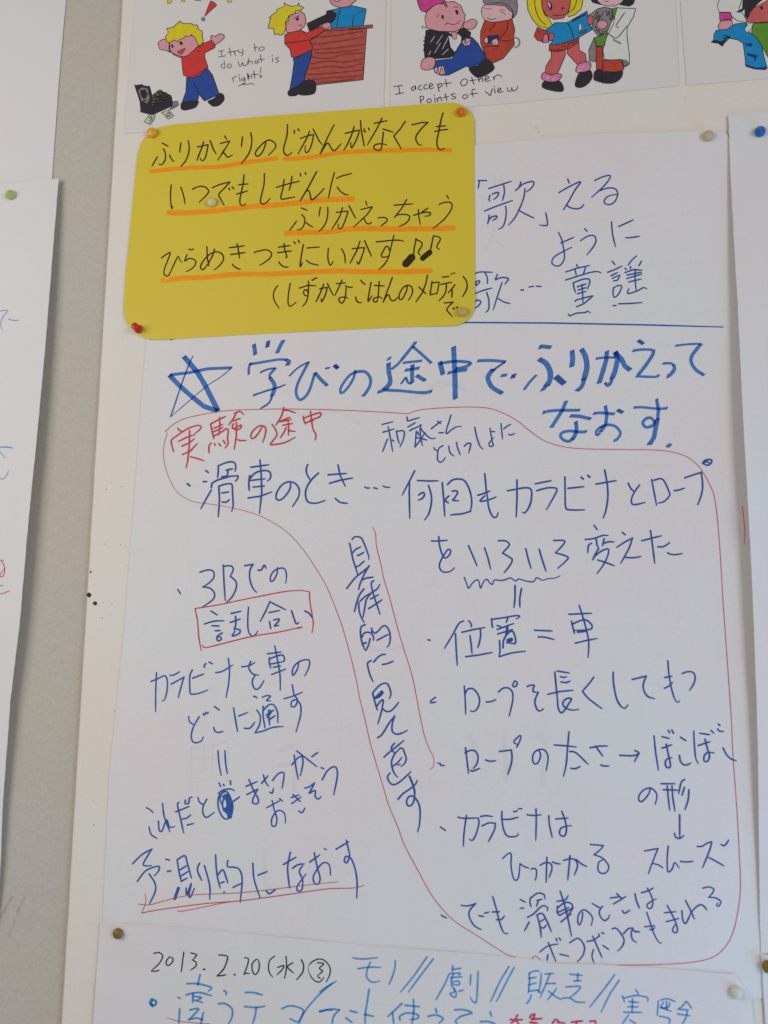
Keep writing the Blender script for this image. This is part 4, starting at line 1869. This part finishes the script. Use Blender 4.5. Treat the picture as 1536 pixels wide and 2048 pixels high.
W1:palegrey 420 1020 440 990
W1:palegrey 790 860 830 830
W1:palegrey 740 900 790 910
Q printdark 0 240 390 250 400 240 410
Q printdark 0 480 620 500 625 490 640
Q printdark 0 560 580 580 590 565 598
# drawn_figure|card_middle|black3|1|kneeling person in a white coat with black hair
= 1040 0 6.4
P palegrey 1.3 1230 100 1480 110 1450 220 1400 300 1370 360 1370 460 1400 700 1400 820 1340 860 1320 780 1080 760 1060 640 1120 440 1150 400 1200 300
P printgrey 1.1 950 480 880 640 885 780 970 790 990 600
P printleaf 1.1 960 480 1120 420 1080 590 960 590
P printleaf .8 1180 110 1250 90 1200 250
P printrust 1.2 970 600 1056 600 1060 760 1060 900 980 900
P printrust 1.2 1060 770 1300 760 1330 880 1300 920 1060 920
P printgrey 1.2 860 210 1000 110 1080 90 1170 110 1190 240 1160 300 1120 400 1000 460 920 360 930 260
Q printskin 1.1 985 310 1010 270 1070 260 1120 300 1100 350 1050 370 1000 355
Q paleskin 1.1 980 -110 985 -20 1000 30 1090 70 1200 75 1290 40 1340 -20 1330 -120 1160 -190
P printblack 1 900 -20 900 -160 1020 -260 1200 -280 1380 -240 1480 -120 1475 -20 1340 -20 1330 -110 1160 -180 980 -110 985 -20
P printblack 1 900 -20 930 30 1040 60 1000 20 980 -20
P printblack 1 1340 -20 1280 60 1400 80 1450 50 1475 -20
W1.4 1230 320 1340 160
W1.3 1090 400 1160 450 1240 484 1370 330
W3:printgrey 1200 510 1290 556
W2:printgrey 1230 340 1260 350
W1 1130 12 1100 20 1080 10
Q printblack 1 945 1010 960 910 1050 900 1050 1040 980 1035
Q printblack 1 1040 1040 1060 920 1200 925 1310 910 1290 1000 1200 1060 1080 1064
P printgrey .8 1310 765 1360 770 1400 820 1330 850
W1.1:printdark 940 210 1000 150 960 250 1020 190 990 280 1080 140
W1.1:printdark 1100 130 1120 200 1140 140 1160 260 1180 180
W1.1:printdark 960 330 990 400 1010 380 1030 440 1070 390
# drawn_figure|card_right|black3|1|child with dark hair in a green top holding out a blue jacket
= 1270 0 5.775
P palegrey 1.2 950 60 980 -20 1000 -140 1230 -140 1240 -20 1200 100 1260 180 1300 260 1180 240 1120 190 1100 140 970 140
P pinkhair 1 975 145 1105 145 1125 230 980 240
Q printskin 1.2 960 310 990 250 1060 225 1120 250 1120 310 1060 340 990 345
P printleaf 1.1 1370 270 1570 260 1570 680 1536 660 1480 560 1340 400
P printskin2 1.1 1290 250 1300 180 1360 100 1570 -20 1570 250 1400 262
P printblack 1 1250 -20 1240 100 1170 140 1220 140 1270 100 1270 180 1300 220 1330 140 1400 60 1440 20 1500 -20 1560 -60 1560 -200 1400 -240 1270 -160
P printcyan 1.3 910 400 940 350 1060 340 1160 275 1290 265 1270 340 1400 430 1460 520 1500 700 1530 790 1400 800 1280 750 1270 640 1250 500 1190 460 1090 440 1010 520 910 470
P printblack 1 880 490 910 460 1000 480 1060 440 1010 535 960 500
P printnavy 0 1260 500 1360 500 1340 540 1290 530
P printnavy 0 1290 610 1420 640 1380 720 1380 670 1300 640
P printnavy 0 1270 740 1400 780 1520 770 1510 810 1380 800 1280 770
P palegrey 1 1265 335 1310 270 1370 262 1340 340 1295 380
Q printdark 0 1440 80 1470 70 1480 100 1460 110
W2 1030 410 1100 430 1020 440
"""
build_ink(INKDATA, roots, HF)
# ink blots and specks on the board
def blots(name, key, ink, spots, label=None):
    V = []; Fc = []; rnd = seeded(9); root = roots[key]
    for i, (px, py, r) in enumerate(spots):
        b = len(V); n = 12; V.append(surf(px, py, HF[key], 0.0002))
        for k in range(n):
            a = 2 * math.pi * k / n; rr = r * rnd.uniform(.82, 1.15)
            V.append(surf(px + rr * math.cos(a), py + rr * math.sin(a), HF[key], 0.00005))
        for k in range(n): Fc.append((b, b + 1 + k, b + 1 + (k + 1) % n))
    mesh_obj(name, V, Fc, INK[ink], origin=root.location, parent=root, label=label)
INK['blot'] = ink_mat('dark_green_ink', lin(22, 40, 34)); INK['speck'] = ink_mat('grey_speck', lin(120, 112, 104))
blots('ink_blot', 'board', 'blot', [(178, 1190, 5.2), (190, 1207, 4.3), (181.5, 1144, 2.2)], 'dark green ink blots')
blots('dirt_specks', 'board', 'speck', [(213, 979, 1.1), (243, 973, .9), (223, 965, .8), (211, 1088, .9), (241, 1090, .9), (206, 1205, .9), (224, 1208, 1), (204, 1236, 1.3), (221, 1231, .8), (191, 1168, .7), (229, 1422, 1), (188, 1650, 1.2), (187, 1602, 1), (1072, 256, 1.2), (1077, 264, 1.1), (1369, 197, .9)])
# scuffs on the wall strip, low left
roots['scuff'] = None
V = []; Fc = []; RM = []; rnd = seeded(4)
INK['scuff'] = felt_mat('grey_scuff', (0.90, 0.90, 0.90), None, var=.08)
for pts, w in (([(49, 1795), (38, 1818), (34, 1830)], 5), ([(30, 1840), (22, 1862), (16, 1876)], 3), ([(22, 1795), (12, 1815), (2, 1835)], 6)):
    stroke_geo(V, Fc, RM, pts, w, lambda x, z: -0.006, 0.0002, rnd)
scf = thing('scuff_marks', 'grey scuff marks on the wall strip in the lower left corner', 'scuff marks', 30, 1830)
scf.location.y = 0.006
mesh_obj('scuff', V, Fc, INK['scuff'], origin=scf.location, rim=RM, parent=scf)
# ------------------------------------------------------------------ pins
def plastic(name, col, trans=0.0, rough=.22):
    m, nt, b = new_mat(name)
    b.inputs['Base Color'].default_value = col; b.inputs['Roughness'].default_value = rough
    b.inputs['Transmission Weight'].default_value = trans; b.inputs['IOR'].default_value = 1.45
    if trans < .5: b.inputs['Subsurface Weight'].default_value = .15; b.inputs['Subsurface Scale'].default_value = .002
    n = nt.nodes.new('ShaderNodeTexNoise'); n.inputs['Scale'].default_value = 700
    tc = nt.nodes.new('ShaderNodeTexCoord'); nt.links.new(tc.outputs['Object'], n.inputs['Vector'])
    bp = nt.nodes.new('ShaderNodeBump'); bp.inputs['Strength'].default_value = .15; bp.inputs['Distance'].default_value = .0002
    nt.links.new(n.outputs['Fac'], bp.inputs['Height']); nt.links.new(bp.outputs[0], b.inputs['Normal'])
    return m
steel, _, _b = new_mat('pin_steel'); _b.inputs['Metallic'].default_value = 1; _b.inputs['Base Color'].default_value = (.35, .33, .30, 1); _b.inputs['Roughness'].default_value = .35
PROF = {
 'drop': [(0, 0), (2.9, 0), (3.7, .35), (4.15, 1.1), (4.25, 2.1), (3.9, 3.2), (3.1, 4.3), (2.2, 5.2), (1.5, 6.0), (1.2, 6.6), (.8, 7.0), (0, 7.1)],
 'dome': [(0, 0), (3.6, 0), (4.2, .4), (4.6, 1.3), (4.6, 2.3), (4.2, 3.3), (3.3, 4.1), (2.0, 4.6), (.8, 4.8), (0, 4.85)],
 'spool': [(0, 0), (3.4, 0), (3.95, .5), (4.0, 1.4), (3.5, 2.2), (2.3, 2.9), (1.9, 3.8), (1.9, 6.0), (2.3, 7.0), (2.9, 7.6), (3.1, 8.4), (3.0, 9.2), (2.3, 9.8), (0, 10.0)]}
def lathe(prof, sc_, n=28):
    V = []; Fc = []
    for r, h in prof:
        for k in range(n):
            a = 2 * math.pi * k / n; V.append((r * sc_ * math.cos(a), -h * sc_, r * sc_ * math.sin(a)))
    m = len(prof)
    for i in range(m - 1):
        for k in range(n): Fc.append((i * n + k, i * n + (k + 1) % n, (i + 1) * n + (k + 1) % n, (i + 1) * n + k))
    return V, Fc
def pin(px, py, hf, kind, mat, label, r_px, tilt=(0, 0), squash=1.0):
    o = thing('push_pin', label, 'push pin', px, py, hf, 'push pins holding the sheets and cards')
    rmax = max(p[0] for p in PROF[kind])
    s = (r_px / F0 * (o.location - CAM).length) / rmax
    V, Fc = lathe(PROF[kind], s)
    rot = Matrix.Rotation(math.radians(tilt[0]), 3, 'X') @ Matrix.Rotation(math.radians(tilt[1]), 3, 'Z')
    V = [rot @ Vector((v[0], v[1], v[2] * squash)) + Vector((0, -0.0004, 0)) for v in V]
    h = mesh_obj('head', V, Fc, mat, smooth=True, parent=o)
    N_, Fn = lathe([(0, 0), (.45, 0), (.45, 6.5), (0, 6.6)], s, 8)
    N_ = [rot @ Vector((v[0], v[1] * .6, v[2])) for v in N_]
    N_ = [v + rot @ Vector((0, s * 1.2, 0)) for v in N_]
    mesh_obj('needle', N_, Fn, steel, smooth=True, parent=o)
    return o
amber = plastic('amber_pin_plastic', lin(232, 176, 40)); orange = plastic('orange_pin_plastic', lin(245, 132, 24), .25)
clearp = plastic('clear_pin_plastic', lin(232, 218, 150), .15, .3); smoky = plastic('smoky_pin_plastic', lin(202, 184, 156), .05, .55); milky = plastic('milky_pin_plastic', lin(222, 218, 204), .05, .55); straw = plastic('straw_pin_plastic', lin(206, 176, 104), .05, .5)
redp = plastic('red_pin_plastic', lin(205, 40, 34)); green = plastic('green_pin_plastic', lin(196, 218, 122), .25)
bluep = plastic('blue_pin_plastic', lin(26, 104, 190), .1); olive = plastic('olive_pin_plastic', lin(138, 112, 44), .1, .35)
pin(306, 268, h_yellow, 'dome', amber, 'amber yellow pin in the top left corner of the yellow card', 9.3, (0, 0))
pin(922, 226, h_yellow, 'drop', orange, 'orange pin in the top right corner of the yellow card', 8.6, (8, 0))
pin(425, 406, h_yellow, 'dome', clearp, 'clear pin stuck in the middle of the yellow card over its second line', 9.0, (6, 0))
pin(925, 625, h_yellow, 'dome', straw, 'cloudy straw coloured pin in the bottom right corner of the yellow card', 9.6, (0, 0))
pin(278, 659, h_yellow, 'spool', redp, 'red spool shaped pin in the bottom left corner of the yellow card', 8.4, (0, 0))
pin(23, 392, h_llow, 'drop', green, 'pale green pin in the sheet at the left edge of the picture', 8.8, (0, 4))
pin(1416, 274, h_main, 'dome', smoky, 'brownish clear pin in the top right corner of the largest sheet', 9.4, (4, 0))
pin(1520, 265, h_right, 'drop', bluep, 'blue pin in the sheet at the right edge of the picture', 9.4, (10, -12))
pin(238, 1866, h_lower, 'dome', olive, 'olive brown pin in the top left corner of the lowest sheet', 9.2, (0, 0))
pin(1472, 1984, h_lower, 'dome', milky, 'cloudy white pin in the top right corner of the lowest sheet', 9.6, (-8, -10), 1.15)
pin(1536, 1932, h_rl, 'dome', olive, 'olive brown pin cut by the right edge of the picture near its foot', 10.5, (0, 0))

for o in sc.objects:
    if o.name.startswith('dirt_specks'): o['kind'] = 'stuff'
for o in sc.objects:
    if o.name.startswith('bleed_through'): o['kind'] = 'stuff'
